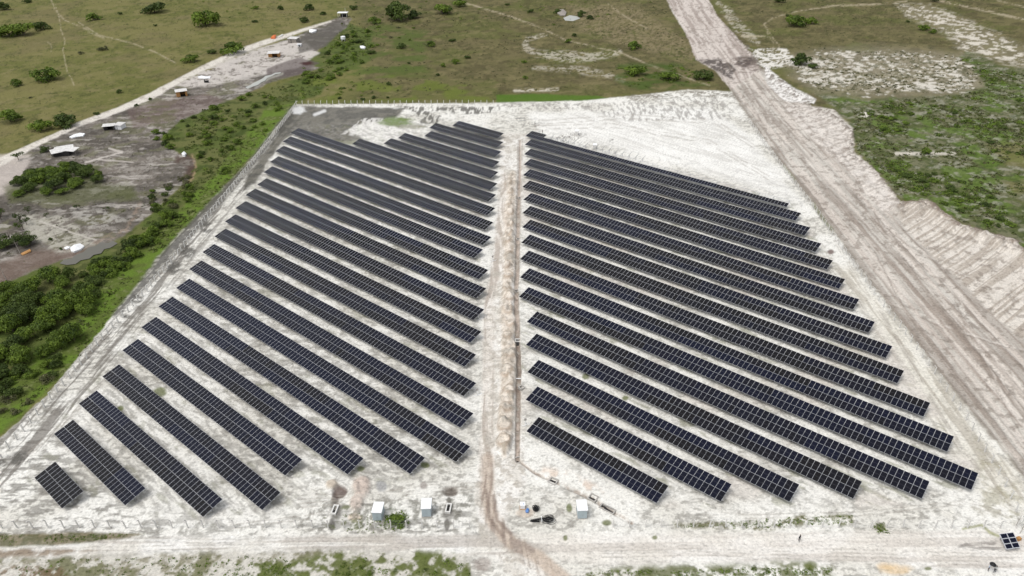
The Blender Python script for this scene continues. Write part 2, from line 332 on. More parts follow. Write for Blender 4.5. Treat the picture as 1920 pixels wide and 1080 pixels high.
rd_ = poly([(322, 300), (340, 288), (356, 292), (366, 315), (360, 340), (345, 338), (352, 318)], 10, 22, 14); paint(rd_*ss(.34, .52, f1*.5+f4*.5), lin(84, 68, 60), .9)
paint(line([(360, 292), (369, 318), (350, 352)], 3, 3, 9, 6)*ss(.35, .5, f1), lin(178, 150, 124), .7)
paint(line([(160, 305), (185, 298), (230, 285), (205, 278)], 3.2, 1.2, 5), lin(205, 198, 190), .8)
paint(line([(185, 300), (250, 304)], 2.4, 1.2, 4), lin(200, 192, 184), .8)
paint(line([(75, 415), (120, 430), (180, 450)], 3, 1.2, 4), lin(196, 190, 180), .8)
paint(poly([(60, 320), (185, 310), (195, 345), (250, 350), (265, 375), (150, 380), (20, 380), (5, 350)], 12, 14), lin(84, 90, 52), .65)
H += burn*(f4-.5)*.5
# sandy path at the far edge of the plots
path = line([(-60, 330), (0, 304), (75, 267), (150, 232), (225, 205), (285, 179), (345, 146), (400, 118), (460, 93), (490, 82), (560, 59), (620, 40)], [20, 15, 9, 9, 10, 13, 9, 10, 10, 10, 6, 3], 1.5, 4, 2)
paint(path, mixc(lin(222, 216, 206), lin(186, 178, 168), ss(.5, .68, f1*.5+f4*.5)), .95)
# stream and ponds get built as water sheets; their banks are pale silt
paint(line([(480, 160), (500, 148), (530, 138)], [8, 6, 4], 2, 3), lin(160, 158, 148), .8)
# --- the dirt road on the right with its graded banks
RL = [(1240, -20), (1262, 25), (1285, 60), (1298, 90), (1306, 112), (1340, 132), (1372, 170), (1400, 215), (1428, 252), (1462, 300), (1530, 388), (1600, 484), (1680, 594), (1760, 698), (1850, 806), (1925, 900), (2080, 1110)]
RR = [(2080, 720), (1925, 640), (1925, 478), (1900, 452), (1850, 440), (1800, 425), (1770, 402), (1735, 378), (1690, 384), (1668, 352), (1625, 305), (1590, 288), (1598, 250), (1560, 215), (1520, 200), (1470, 158), (1425, 128), (1400, 92), (1372, 60), (1345, 30), (1318, -20)]
road = poly(RL+RR, 4, 6, 5)
rbase = mixc(lin(208, 203, 194), lin(186, 180, 171), ss(.40, .62, f12))
paint(road, rbase, 1)
st = streak((1400, 200), (1850, 760), 45, .7, 41)
st2 = streak((1400, 200), (1850, 760), 50, 2.0, 42)
paint(road*ss(.52, .66, st), lin(146, 133, 122), .65)
paint(road*ss(.50, .66, st2), lin(150, 138, 128), .5)
paint(road*ss(.50, .34, st2), lin(216, 206, 196), .6)
dk = poly([(1500, 330), (1560, 380), (1690, 540), (1800, 690), (1925, 860), (1925, 780), (1800, 600), (1700, 500), (1600, 400)], 16, 20)
paint(dk*ss(.35, .6, st*.5+st2*.5), lin(150, 137, 126), .6)
up = poly([(1240, -20), (1318, -20), (1345, 30), (1400, 92), (1425, 128), (1372, 170), (1340, 132), (1306, 112), (1285, 60)], 4, 4)
stu = streak((1290, 10), (1360, 110), 30, 1.2, 43)
paint(up, mixc(lin(212, 202, 194), lin(172, 160, 152), ss(.45, .62, stu)), .85)
bank = poly([(1680, 385), (1735, 378), (1770, 402), (1800, 425), (1850, 440), (1925, 470), (2050, 600), (2050, 700), (1925, 640), (1860, 590), (1800, 530), (1740, 470), (1690, 420)], 6, 8, 6)
rib = streak((1700, 470), (1800, 410), 60, .8, 44, 2)
paint(bank, mixc(lin(224, 217, 207), lin(184, 174, 162), ss(.46, .62, rib*.85+f1*.15)), .9); paint(bank*ss(.58, .70, fbm(gx/1.6, gy/2.4, 4, 74)), lin(166, 156, 144), .45)
paint(line([(1680, 388), (1735, 380), (1770, 404), (1800, 427), (1850, 442), (1905, 458), (1960, 520)], [10, 16, 18, 14, 16, 16, 16], 4, 8, 6)*ss(.4, .6, f1), lin(132, 118, 106), .85)
bnk2 = poly([(1470, 195), (1560, 205), (1600, 240), (1600, 285), (1640, 320), (1690, 384), (1660, 400), (1580, 310), (1500, 240)], 6, 8, 6)
sb2 = streak((1500, 230), (1620, 200), 9, 1.2, 73, 4); paint(bnk2, mixc(lin(224, 217, 209), lin(178, 169, 160), ss(.46, .66, sb2*.6+f1*.4)), .85)
paint(poly([(1430, 120), (1480, 160), (1530, 186), (1525, 196), (1470, 190), (1440, 160)], 5, 6), mixc(lin(238, 235, 230), lin(190, 186, 180), ss(.45, .62, f1)), .95)
scorch = poly([(1308, 113), (1350, 110), (1395, 128), (1420, 118), (1412, 108), (1385, 106), (1372, 140), (1378, 150), (1350, 140), (1325, 122)], 7, 16, 12)
paint(scorch*ss(.30, .52, f1*.5+f4*.5), lin(62, 54, 52), .85)
paint(poly([(1372, 108), (1420, 105), (1430, 130), (1395, 140)], 5, 6)*ss(.44, .58, fbm(gx/8, gy/1.0, 3, 45)), lin(110, 98, 92), .7)
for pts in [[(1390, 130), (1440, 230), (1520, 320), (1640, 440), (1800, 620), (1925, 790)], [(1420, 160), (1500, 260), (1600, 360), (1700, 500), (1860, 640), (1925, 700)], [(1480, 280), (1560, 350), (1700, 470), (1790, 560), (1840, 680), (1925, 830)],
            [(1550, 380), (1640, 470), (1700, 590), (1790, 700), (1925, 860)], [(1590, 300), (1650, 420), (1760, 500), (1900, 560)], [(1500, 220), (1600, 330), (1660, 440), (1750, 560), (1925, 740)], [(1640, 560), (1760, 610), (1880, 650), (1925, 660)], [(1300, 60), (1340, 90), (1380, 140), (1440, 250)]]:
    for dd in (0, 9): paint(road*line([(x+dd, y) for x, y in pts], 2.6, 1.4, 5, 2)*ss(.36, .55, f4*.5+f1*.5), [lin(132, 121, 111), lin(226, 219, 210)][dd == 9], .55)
edge_r = line([(1372, 60), (1400, 92), (1425, 128), (1470, 158), (1520, 200), (1560, 215), (1598, 250), (1590, 288), (1625, 305), (1668, 352), (1690, 384)], 9, 4, 12, 8)
paint(edge_r*ss(.44, .58, f1), lin(120, 110, 100), .75); H += edge_r*(f1-.2)*1.1
paint(road*ss(.60, .68, fbm(gx/1.8, gy/1.8, 3, 79)), lin(136, 126, 116), .55)
H += road*((st-.5)*.35+(st2-.5)*.3)+bank*(rib-.5)*.9+bnk2*(f4-.4)*1.0
H += line([(1680, 392), (1735, 386), (1770, 410), (1800, 432), (1850, 448), (1905, 464), (1960, 526)], 18, 9, 6)*(1.3+(f4-.5)*2.2+(f1-.5)*1.2)
# --- the fenced sand yard
YL = [(556, 196), (540, 215), (505, 262), (462, 315), (410, 372), (380, 402), (330, 452), (250, 545), (165, 650), (95, 735), (0, 822), (-80, 900), (-200, 1200)]
YR = [(2150, 1250), (2080, 1110), (1925, 900), (1850, 806), (1760, 698), (1680, 594), (1600, 484), (1530, 388), (1462, 300), (1428, 252), (1400, 215), (1372, 172), (1290, 168), (1180, 180), (1100, 188), (930, 193)]
yard = poly(YL+YR, 3, 4, 4)
spk = ss(.53, .66, f05*.45+f1*.55)
paint(yard, mixc(lin(236, 234, 227), lin(222, 219, 210), ss(.4, .65, f12)), 1)
paint(yard*spk, lin(160, 157, 149), .5)
# rough churned sand on the left, near and along the fences
hs_ = fbm(gx/3.4, gy/.9, 4, 51)
rough = np.maximum.reduce([poly([(-100, 830), (110, 730), (260, 560), (330, 530), (100, 800), (260, 950), (400, 980), (900, 940), (900, 1200), (-200, 1200)], 40, 30),
                           .7*poly([(330, 540), (560, 240), (600, 240), (420, 450), (900, 880), (600, 900)], 60, 40)])
paint(yard*rough*ss(.52, .64, hs_), lin(136, 133, 126), .75)
paint(yard*rough*ss(.57, .66, f4*.5+f1*.5), lin(142, 139, 131), .6)
print_ = ss(.56, .63, fbm(gx/1.5, gy/.8, 3, 52))*ss(.45, .55, f12)
paint(yard*print_, lin(140, 136, 128), .55)
# lane just inside the left fence
lst = streak((500, 290), (200, 620), 18, .8, 53)
lane = line([(560, 215), (520, 260), (470, 322), (430, 375), (385, 430), (330, 495), (262, 580), (170, 690), (80, 790), (-60, 930)], [26, 22, 24, 30, 34, 40, 50, 60, 70, 80], 10, 6)
paint(yard*lane*ss(.46, .60, lst), lin(120, 115, 108), .8)
verge = line([(552, 204), (505, 262), (462, 318), (410, 375), (345, 445), (300, 492), (262, 540), (215, 590)], [14, 14, 14, 20, 22, 20, 16, 8], 4, 5, 4)
paint(verge, mixc(lin(98, 96, 91), lin(172, 169, 160), ss(.50, .66, f1*.5+lst*.5)), .9)
for b_ in [(350, 470, 16, 14), (325, 500, 14, 14), (255, 560, 12, 9), (235, 588, 10, 8), (385, 425, 12, 12), (40, 860, 24, 12), (0, 868, 18, 8)]: paint(blob(*b_)*ss(.3, .5, f1), lin(92, 90, 85), .85)
# dark topsoil in the far left corner
soil = poly([(548, 206), (565, 199), (720, 202), (760, 205), (740, 222), (680, 232), (650, 246), (690, 262), (640, 268), (560, 245), (530, 262), (505, 300), (480, 345), (455, 360), (470, 322), (520, 250)], 6, 12, 8)
paint(soil, mixc(lin(88, 86, 80), lin(112, 109, 100), ss(.4, .6, f4)), .93)
paint(poly([(740, 200), (930, 200), (920, 212), (830, 214), (820, 235), (790, 232), (780, 212)], 4, 8, 6)*ss(.40, .54, fbm(gx/1.2, gy/6, 3, 54)), lin(92, 90, 84), .85)
paint(blob(560, 207, 12, 7)+line([(590, 215), (608, 208)], 6), lin(222, 222, 220), .9)
paint(poly([(680, 222), (740, 222), (790, 236), (780, 262), (730, 262), (640, 252)], 4, 8, 6)*ss(.42, .56, fbm(gx/1.1, gy/5, 3, 55)), lin(228, 225, 220), .85)
paint(blob(742, 229, 32, 9, .3, .3), lin(96, 122, 44), .85); paint(blob(770, 237, 26, 4), lin(110, 112, 72), .6)
paint(line([(600, 262), (640, 268), (690, 268)], 7, 3, 6), lin(104, 108, 62), .7)
# far yard: very clean, with combed dark flecks along the back
clean = poly([(990, 215), (1330, 200), (1400, 250), (1520, 400), (1480, 372), (1200, 290), (1010, 245)], 18, 14)
paint(yard*clean, lin(245, 244, 240), .6); paint(yard*clean*ss(.54, .66, streak((1150, 250), (1400, 330), 14, .9, 81)), lin(196, 193, 186), .5)
flk = poly([(925, 196), (1150, 192), (1340, 180), (1395, 225), (1330, 225), (1180, 228), (1100, 205), (930, 206)], 6, 10)
paint(flk*ss(.52, .62, fbm(gx/.9, gy/5, 3, 56)), lin(150, 146, 140), .7)
paint(line([(1180, 184), (1290, 176), (1372, 178)], 12, 3, 6)*ss(.44, .56, f1), lin(130, 124, 112), .7)
for b_ in [(1145, 262, 5, 3), (1000, 233, 22, 5), (1055, 262, 30, 8), (1075, 255, 22, 6)]: paint(blob(*b_)*ss(.48, .6, f05), lin(120, 116, 110), .7)
# dirty margin against the road
mg = line([(1372, 172), (1428, 252), (1462, 300), (1530, 388), (1600, 484), (1680, 594), (1760, 698), (1850, 806), (1925, 900)], [8, 9, 10, 10, 10, 12, 10, 10, 10], 4, 4, 4)
paint(mg*ss(.38, .58, f1*.5+f4*.5), lin(140, 132, 122), .8)
paint(line([(1525, 384), (1560, 430)], 6, 2, 4)+line([(1470, 312), (1490, 336)], 4, 2, 4), lin(98, 104, 56), .5)
yst = streak((1600, 500), (1850, 830), 16, .8, 57)
ym = poly([(1600, 500), (1925, 910), (1925, 960), (1850, 930), (1760, 800), (1690, 700), (1560, 500)], 18, 14)
paint(yard*ym, lin(226, 221, 208), .6); paint(yard*ym*ss(.50, .62, yst), lin(166, 158, 144), .6)
paint(poly([(1830, 820), (1925, 930), (1925, 985), (1830, 960), (1840, 900)], 18, 14)*ss(.45, .6, f1*.6+f4*.4), lin(160, 154, 128), .55)
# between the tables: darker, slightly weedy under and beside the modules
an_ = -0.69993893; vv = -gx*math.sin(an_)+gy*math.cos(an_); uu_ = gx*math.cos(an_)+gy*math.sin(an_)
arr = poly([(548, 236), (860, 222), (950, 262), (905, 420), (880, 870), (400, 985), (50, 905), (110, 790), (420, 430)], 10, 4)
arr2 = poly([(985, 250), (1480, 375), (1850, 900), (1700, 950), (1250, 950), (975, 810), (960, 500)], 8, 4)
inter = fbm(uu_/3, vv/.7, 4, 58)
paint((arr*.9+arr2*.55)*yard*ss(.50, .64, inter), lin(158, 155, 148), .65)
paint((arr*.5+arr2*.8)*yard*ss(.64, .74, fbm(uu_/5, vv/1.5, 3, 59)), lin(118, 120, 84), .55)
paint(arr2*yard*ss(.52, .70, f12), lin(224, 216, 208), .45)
# central track
track = poly([(940, 250), (985, 250), (980, 330), (972, 520), (975, 700), (985, 905), (945, 985), (1000, 1020), (1060, 1090), (1000, 1120), (940, 1060), (905, 1010), (890, 930), (905, 800), (905, 640), (925, 480), (935, 330)], 5, 4, 3)
paint(track, mixc(lin(236, 233, 227), lin(218, 213, 204), ss(.4, .62, f4)), .9)
tst = fbm((gx+(fbm(gx*0, gy/30, 2, 60)-.5)*6)/.7, gy/25, 3, 61)
lanes = line([(950, 330), (935, 470), (918, 560), (915, 650), (912, 760), (910, 880), (918, 960), (945, 1010), (1020, 1060), (1060, 1100)], [14, 16, 18, 20, 22, 26, 34, 40, 40, 40], 4, 3)
paint(lanes, lin(224, 216, 206), .5); paint(lanes*ss(.48, .62, tst), lin(168, 155, 143), .65)
spoil = line([(962, 330), (955, 400), (955, 470), (950, 560), (955, 620), (952, 700), (948, 760), (945, 830), (945, 855)], [14, 18, 20, 22, 26, 28, 28, 26, 8], 4, 6, 5)
paint(spoil, mixc(lin(224, 214, 201), lin(190, 176, 159), ss(.42, .60, f1*.6+f4*.4)), .9)
for hx_, hy_, hr_ in [(953, 345, 7), (957, 362, 6), (953, 384, 7), (956, 402, 8), (955, 424, 8), (954, 440, 7), (951, 455, 9), (955, 474, 7), (950, 500, 8), (953, 522, 9), (950, 542, 8), (956, 560, 10), (953, 585, 10), (958, 610, 10), (952, 635, 10), (956, 668, 12), (950, 700, 12), (956, 735, 12), (948, 768, 12), (946, 800, 14), (944, 832, 14)]:
    ring = blob(hx_, hy_, hr_, hr_*.8, .25, .3)-blob(hx_-1, hy_-1, hr_*.72, hr_*.55, .3, .3)
    paint(np.maximum(ring, 0), lin(172, 152, 132), .75); paint(blob(hx_-1, hy_-2, hr_*.5, hr_*.35, .3, .3), lin(232, 222, 208), .6); H += blob(hx_, hy_, hr_, hr_*.8, .6, .3)*.8
trench = line([(975, 262), (975, 330), (972, 380), (971, 480), (968, 545), (971, 620), (972, 700), (970, 790), (970, 862)], [3, 5, 6, 7, 7, 8, 8, 8, 8], 1.3, 3.5, 1.6)
paint(trench, mixc(lin(188, 174, 162), lin(140, 126, 116), ss(.42, .6, f1*.5+f4*.5)), .95)
for dx_ in (-4, 4): paint(line([(975+dx_, 262), (975+dx_, 330), (972+dx_, 380), (971+dx_, 480), (968+dx_, 545), (971+dx_, 620), (972+dx_, 700), (970+dx_, 790), (970+dx_, 862)], 1.8, .9, 2.5, 1.2)*ss(.3, .5, f1*.5+f4*.5), lin(124, 110, 98), .6)
paint(line([(971, 635), (972, 700), (972, 745)], 8, 2, 3, 2), lin(134, 118, 106), .6)
tr2 = line([(970, 862), (1005, 888), (1037, 900), (1078, 920), (1112, 935), (1140, 955), (1185, 980)], [3, 5, 6, 8, 8, 7, 6], 1.5, 2, 1)
paint(tr2*ss(.34, .5, f4*.5+f1*.5), lin(160, 144, 130), .8)
paint(line([(1020, 885), (1060, 895), (1110, 915), (1150, 940)], [16, 22, 16, 4], 8, 8)*ss(.4, .6, f1*.5+f4*.5), lin(222, 204, 188), .8)
H += yard*((hs_-.5)*.10*rough+(f1-.5)*.10)+lanes*(tst-.5)*.15
H += spoil*(.25+ss(.35, .7, fbm(gx/2.2, gy/2.2, 3, 62))*.8)-trench*.5-tr2*.3
# works near the cabins
for b_, c_, k_ in [((678, 915, 15, 20), lin(204, 188, 176), .85), ((668, 945, 13, 16), lin(206, 190, 178), .8), ((622, 908, 11, 9), lin(196, 182, 164), .8), ((666, 970, 12, 7), lin(214, 196, 176), .8),
                   ((637, 922, 13, 11), lin(108, 92, 86), .9), ((628, 935, 6, 12), lin(104, 90, 84), .8), ((846, 922, 13, 10), lin(98, 88, 80), .9), ((842, 938, 4, 8), lin(90, 84, 78), .8),
                   ((716, 912, 10, 10), lin(158, 158, 158), .8), ((795, 910, 7, 7), lin(142, 132, 126), .7), ((630, 960, 11, 18), lin(92, 88, 82), .75), ((840, 960, 9, 16), lin(98, 94, 88), .6),
                   ((622, 985, 5, 14), lin(84, 80, 74), .8), ((838, 985, 4, 10), lin(96, 92, 86), .8), ((1558, 472, 6, 4), lin(118, 100, 94), .9),
                   ((905, 1060, 16, 14), lin(140, 126, 118), .6), ((1680, 1066, 26, 10), lin(220, 192, 150), .7), ((1665, 1060, 20, 7), lin(222, 194, 152), .7), ((985, 962, 18, 8), lin(196, 178, 160), .6)]:
    paint(blob(*b_), c_, k_)
H += blob(678, 915, 15, 20)*.9*(f1+.3)+blob(668, 945, 13, 16)*.6-blob(637, 922, 12, 10)*.5-blob(846, 922, 12, 9)*.5+blob(622, 908, 10, 8)*.5
paint(poly([(560, 955), (640, 935), (900, 925), (900, 990), (560, 1000)], 16, 14)*ss(.48, .60, f05*.4+f1*.6), lin(126, 124, 114), .6)
paint((blob(655, 985, 34, 10)+blob(650, 955, 10, 10))*ss(.45, .6, f1), lin(104, 110, 70), .7)
paint(blob(742, 970, 24, 20)*ss(.35, .6, f1), lin(84, 104, 40), .7)
# front service road and the rough strip in front of it
fr = poly([(-200, 1015), (300, 1008), (1000, 1002), (1925, 1000), (2150, 1010), (2150, 1110), (1925, 1078), (1560, 1052), (1100, 1052), (700, 1030), (330, 1035), (100, 1048), (-200, 1060)], 8, 8, 6)
paint(fr, mixc(lin(238, 236, 231), lin(226, 222, 213), ss(.4, .6, f12)), .85)
paint(fr*ss(.50, .64, fbm(gx/22, gy/1.0, 4, 63)), lin(172, 163, 154), .6)
pk = poly([(1000, 1002), (2000, 1000), (2000, 1070), (1500, 1048), (1050, 1050)], 10, 8)
paint(pk, lin(229, 223, 214), .5)
paint(track*yard*ss(.48, .62, f1*.6+f05*.4), lin(172, 163, 150), .6); paint(track*yard*ss(.56, .66, f4*.6+f1*.4), lin(190, 184, 174), .7)
for pts in [[(20, 880), (140, 770), (260, 640), (330, 560), (420, 470)], [(560, 930), (700, 925), (800, 910), (900, 905)], [(560, 945), (700, 935), (890, 915)], [(430, 985), (620, 960), (640, 930)],
            [(1000, 900), (1060, 960), (1200, 985)], [(1250, 950), (1400, 965), (1620, 960), (1800, 940), (1890, 960)], [(1640, 560), (1720, 700), (1800, 830), (1880, 930)], [(1560, 440), (1640, 570), (1700, 660), (1760, 760)],
            [(1500, 400), (1600, 540), (1660, 640), (1740, 740), (1850, 900)], [(1000, 236), (1150, 232), (1330, 262), (1440, 330)], [(1010, 226), (1180, 215), (1340, 225), (1420, 275)], [(990, 1030), (1300, 1022), (1900, 1040)], [(990, 1040), (1300, 1034), (1900, 1056)], [(60, 1005), (400, 1012), (900, 1005)], [(40, 1028), (420, 1022), (880, 1018)]]:
    for dd in (0, 7): paint(line([(x, y+dd) for x, y in pts], 2.0, 1.2, 3, 1.5)*ss(.38, .56, f4*.6+f1*.4), lin(168, 161, 151), .6)
bend = line([(914, 860), (914, 930), (926, 980), (960, 1018), (1010, 1045), (1060, 1090)], [22, 24, 24, 26, 26, 30], 5, 4)
paint(bend, mixc(lin(196, 180, 164), lin(158, 142, 130), ss(.42, .6, tst*.5+f4*.5)), .8)
paint(line([(912, 920), (920, 975), (945, 1005)], 7, 3, 3)+line([(926, 930), (934, 975), (960, 1000)], 7, 3, 3), lin(128, 112, 102), .6)
frt = poly([(-200, 1052), (100, 1045), (330, 1040), (420, 1034), (700, 1034), (860, 1040), (880, 1060), (900, 1250), (-200, 1250)], 7, 10, 8)
paint(frt, mixc(lin(206, 202, 192), lin(150, 145, 126), ss(.44, .58, f1*.6+f4*.4)), .9)
paint(frt*ss(.54, .66, f4*.6+f1*.4), lin(104, 108, 68), .6)
frt2 = poly([(440, 1050), (560, 1052), (640, 1036), (760, 1030), (870, 1038), (890, 1090), (430, 1090)], 7, 10, 8)
paint(frt2*ss(.42, .58, f4*.5+f1*.5), lin(96, 106, 54), .85)
frt3 = poly([(1080, 1068), (1170, 1060), (1330, 1062), (1480, 1052), (1560, 1060), (1570, 1100), (1080, 1100)], 7, 10, 8)
paint(frt3*ss(.40, .54, f4*.5+f1*.5), lin(98, 104, 56), .85)
paint(poly([(-100, 1002), (150, 998), (275, 1000), (230, 1010), (110, 1022), (-100, 1026)], 3, 5, 4), mixc(lin(96, 94, 60), lin(128, 118, 92), ss(.42, .6, f1)), .88)
paint(poly([(-100, 1030), (110, 1028), (180, 1032), (100, 1042), (-100, 1050)], 4, 8, 5)*ss(.42, .58, f1*.5+f4*.5), lin(140, 124, 104), .8)
paint(poly([(-60, 1060), (110, 1062), (160, 1100), (-60, 1100)], 6, 8)*ss(.4, .56, f1), lin(118, 100, 78), .8)
paint(line([(1262, 985), (1330, 986), (1430, 988), (1500, 976), (1595, 975)], [8, 12, 14, 20, 16], 5, 8, 6)*ss(.45, .6, f1*.6+f05*.4), lin(112, 110, 72), .85)
paint(blob(1575, 975, 18, 14)*ss(.35, .6, f1)+blob(1652, 988, 12, 8), lin(104, 108, 58), .75)
for b_ in [(1067, 952, 5, 8), (1060, 1008, 4, 5), (1228, 1008, 5, 4), (1520, 1060, 14, 9), (1740, 1066, 7, 4), (1137, 980, 8, 5), (676, 878, 7, 5), (796, 872, 8, 5), (300, 735, 12, 9), (226, 766, 6, 5), (1098, 706, 7, 6), (1172, 746, 6, 5)]:
    paint(blob(*b_), lin(98, 106, 50), .8)
paint(line([(1805, 992), (1840, 985), (1858, 1000), (1872, 1005)], [4, 5, 6, 6], 2, 4), lin(150, 152, 98), .7)
paint(poly([(1800, 1018), (1880, 1016), (1880, 1034), (1800, 1030)], 5, 6)*ss(.45, .58, fbm(gx/5, gy/.6, 3, 64)), lin(120, 114, 108), .7)
# slim hollows so that flecks of dirt have depth, then region ids
REG[:] = 0
REG[burn > .5] = 5; REG[yard > .5] = 1; REG[road > .5] = 2; REG[path > .5] = 4; REG[(fr > .5) & (yard > .5)] = 6; REG[(track > .5) & (V < 1030)] = 3
edge = np.minimum.reduce([np.repeat(np.minimum(np.arange(NR), NR-1-np.arange(NR))[:, None], NC, 1).ravel()/6., np.tile(np.minimum(np.arange(NC), NC-1-np.arange(NC)), NR)/6., np.ones(len(gx))])
H *= edge; col = np.clip(col, .01, .9)
def ground_z(x, y):                                         # nearest height
    t = math.atan2(CH, y); j = min(max(int(round((th[0]-t)/(GS/F))), 0), NR-1)
    i = min(max(int(round((x/(.854*y+58)-ssx[0])/(GS/F))), 0), NC-1)
    return float(H[j*NC+i])
idx = np.arange(NR*NC).reshape(NR, NC)
FC = np.stack([idx[:-1, :-1], idx[:-1, 1:], idx[1:, 1:], idx[1:, :-1]], -1).reshape(-1, 4)
fr_id = REG[FC[:, 0]]
VV = np.stack([gx, gy, H], -1); CC = np.concatenate([col, np.ones((len(gx), 1), np.float32)], 1)
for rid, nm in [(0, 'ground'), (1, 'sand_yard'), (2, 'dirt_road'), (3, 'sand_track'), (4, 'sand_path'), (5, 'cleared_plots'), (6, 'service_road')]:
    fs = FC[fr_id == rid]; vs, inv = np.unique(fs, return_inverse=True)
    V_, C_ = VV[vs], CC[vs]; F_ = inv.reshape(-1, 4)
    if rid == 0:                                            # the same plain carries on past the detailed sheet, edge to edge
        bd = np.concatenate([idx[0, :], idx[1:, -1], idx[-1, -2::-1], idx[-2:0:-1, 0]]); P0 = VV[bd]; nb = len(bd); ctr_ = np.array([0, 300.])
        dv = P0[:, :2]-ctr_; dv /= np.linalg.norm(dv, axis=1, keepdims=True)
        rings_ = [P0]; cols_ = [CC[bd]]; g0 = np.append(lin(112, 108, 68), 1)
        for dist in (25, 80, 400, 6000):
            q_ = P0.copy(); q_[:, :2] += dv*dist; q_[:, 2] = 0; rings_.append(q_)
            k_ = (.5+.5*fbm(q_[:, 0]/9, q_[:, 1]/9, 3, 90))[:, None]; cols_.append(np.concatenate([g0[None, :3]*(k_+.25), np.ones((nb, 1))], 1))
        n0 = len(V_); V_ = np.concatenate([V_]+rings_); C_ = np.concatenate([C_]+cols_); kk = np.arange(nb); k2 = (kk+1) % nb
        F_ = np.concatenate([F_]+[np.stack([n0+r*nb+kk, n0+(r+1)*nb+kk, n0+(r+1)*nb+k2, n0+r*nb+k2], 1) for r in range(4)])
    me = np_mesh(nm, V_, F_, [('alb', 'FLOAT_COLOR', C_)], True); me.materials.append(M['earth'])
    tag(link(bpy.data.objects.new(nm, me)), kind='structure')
def water(name, pts, m):
    b = MB(); P = [at(*p) for p in pts]; z = max(ground_z(p.x, p.y) for p in P)*.5+.12
    b.add([(p.x, p.y, z) for p in P], [tuple(range(len(P)))]); o = b.build(name, m, kind='structure'); return o
water('pond', [(112, 495), (120, 488), (134, 486), (142, 479), (156, 474), (166, 465), (180, 462), (188, 455), (202, 457), (212, 453), (221, 457), (212, 463), (206, 466), (196, 468), (190, 476), (176, 479), (168, 486), (152, 489), (142, 496), (126, 498)], M['water'])
water('stream', [(460, 164), (468, 161), (474, 157), (484, 152), (492, 148), (498, 143), (508, 141), (516, 137), (527, 136), (526, 138), (516, 140), (508, 144), (501, 147), (497, 152), (490, 155), (484, 160), (474, 163), (464, 167)], M['milky'])
water('pond', [(1056, 34), (1068, 29), (1082, 31), (1088, 35), (1074, 40), (1060, 39)], M['milky'])
# ------------------------------------------------------------------ the solar arrays
M['mid'] = mat('cell_gap', (.07, .07, .085), .4)
M['back'] = mat('module_back', (.30, .30, .31), .6)
AZ, TILT = -0.69993893, 0.23987797
a_, b_, c_ = .567, 1.137, .021
T_V = np.array([(-a_, -b_, .02), (a_, -b_, .02), (a_, b_, .02), (-a_, b_, .02), (-a_+c_, -b_+c_, .02), (a_-c_, -b_+c_, .02), (a_-c_, b_-c_, .02), (-a_+c_, b_-c_, .02),
                (-a_+c_, -.016, .02), (a_-c_, -.016, .02), (a_-c_, .016, .02), (-a_+c_, .016, .02), (-a_, -b_, -.018), (a_, -b_, -.018), (a_, b_, -.018), (-a_, b_, -.018)])
T_F = np.array([(0, 1, 5, 4), (1, 2, 6, 5), (2, 3, 7, 6), (3, 0, 4, 7), (12, 13, 1, 0), (13, 14, 2, 1), (14, 15, 3, 2), (15, 12, 0, 3), (4, 5, 9, 8), (11, 10, 6, 7), (8, 9, 10, 11), (15, 14, 13, 12)])
T_M = np.array([0]*8+[1, 1, 2, 3])          # frame, cells, gap, back
MODS = []
for k in range(NT):
    me = np_mesh('solar_module', T_V, T_F); [me.materials.append(M[n]) for n in ('alu', 'cell%d' % k, 'mid', 'back')]
    me.polygons.foreach_set('material_index', T_M.astype(np.int32)); MODS.append(me)
def support_mesh():
    b = MB(); ct, st_ = math.cos(TILT), math.sin(TILT)
    b.box((0, 0, .52), (.12, .14, 1.75)); z = 1.44
    b.box((0, 0, z), (.07, 4.1, .10), rx=TILT)
    b.tube([(0.05, 0, .75), (0.05, 1.25*ct, z+1.25*st_-.04)], .03, 4); b.tube([(0.05, 0, .75), (0.05, -1.25*ct, z-1.25*st_-.04)], .03, 4)
    return b.mesh('support_frame', [M['steel']])
SUP = support_mesh(); RAILM = {}
def rail_mesh(L, key):
    b = MB(); b.box((0, 0, 0), (L+.5, .055, .085)); return b.mesh('rail', [M['alu']])
ORD = ['nearest', 'second', 'third', 'fourth', 'fifth', 'sixth', 'seventh', 'eighth', 'ninth', 'tenth', 'eleventh', 'twelfth', 'thirteenth', 'fourteenth', 'fifteenth', 'sixteenth', 'seventeenth', 'eighteenth', 'nineteenth', 'twentieth', 'twenty-first', 'twenty-second', 'twenty-third', 'twenty-fourth', 'twenty-fifth', 'twenty-sixth']
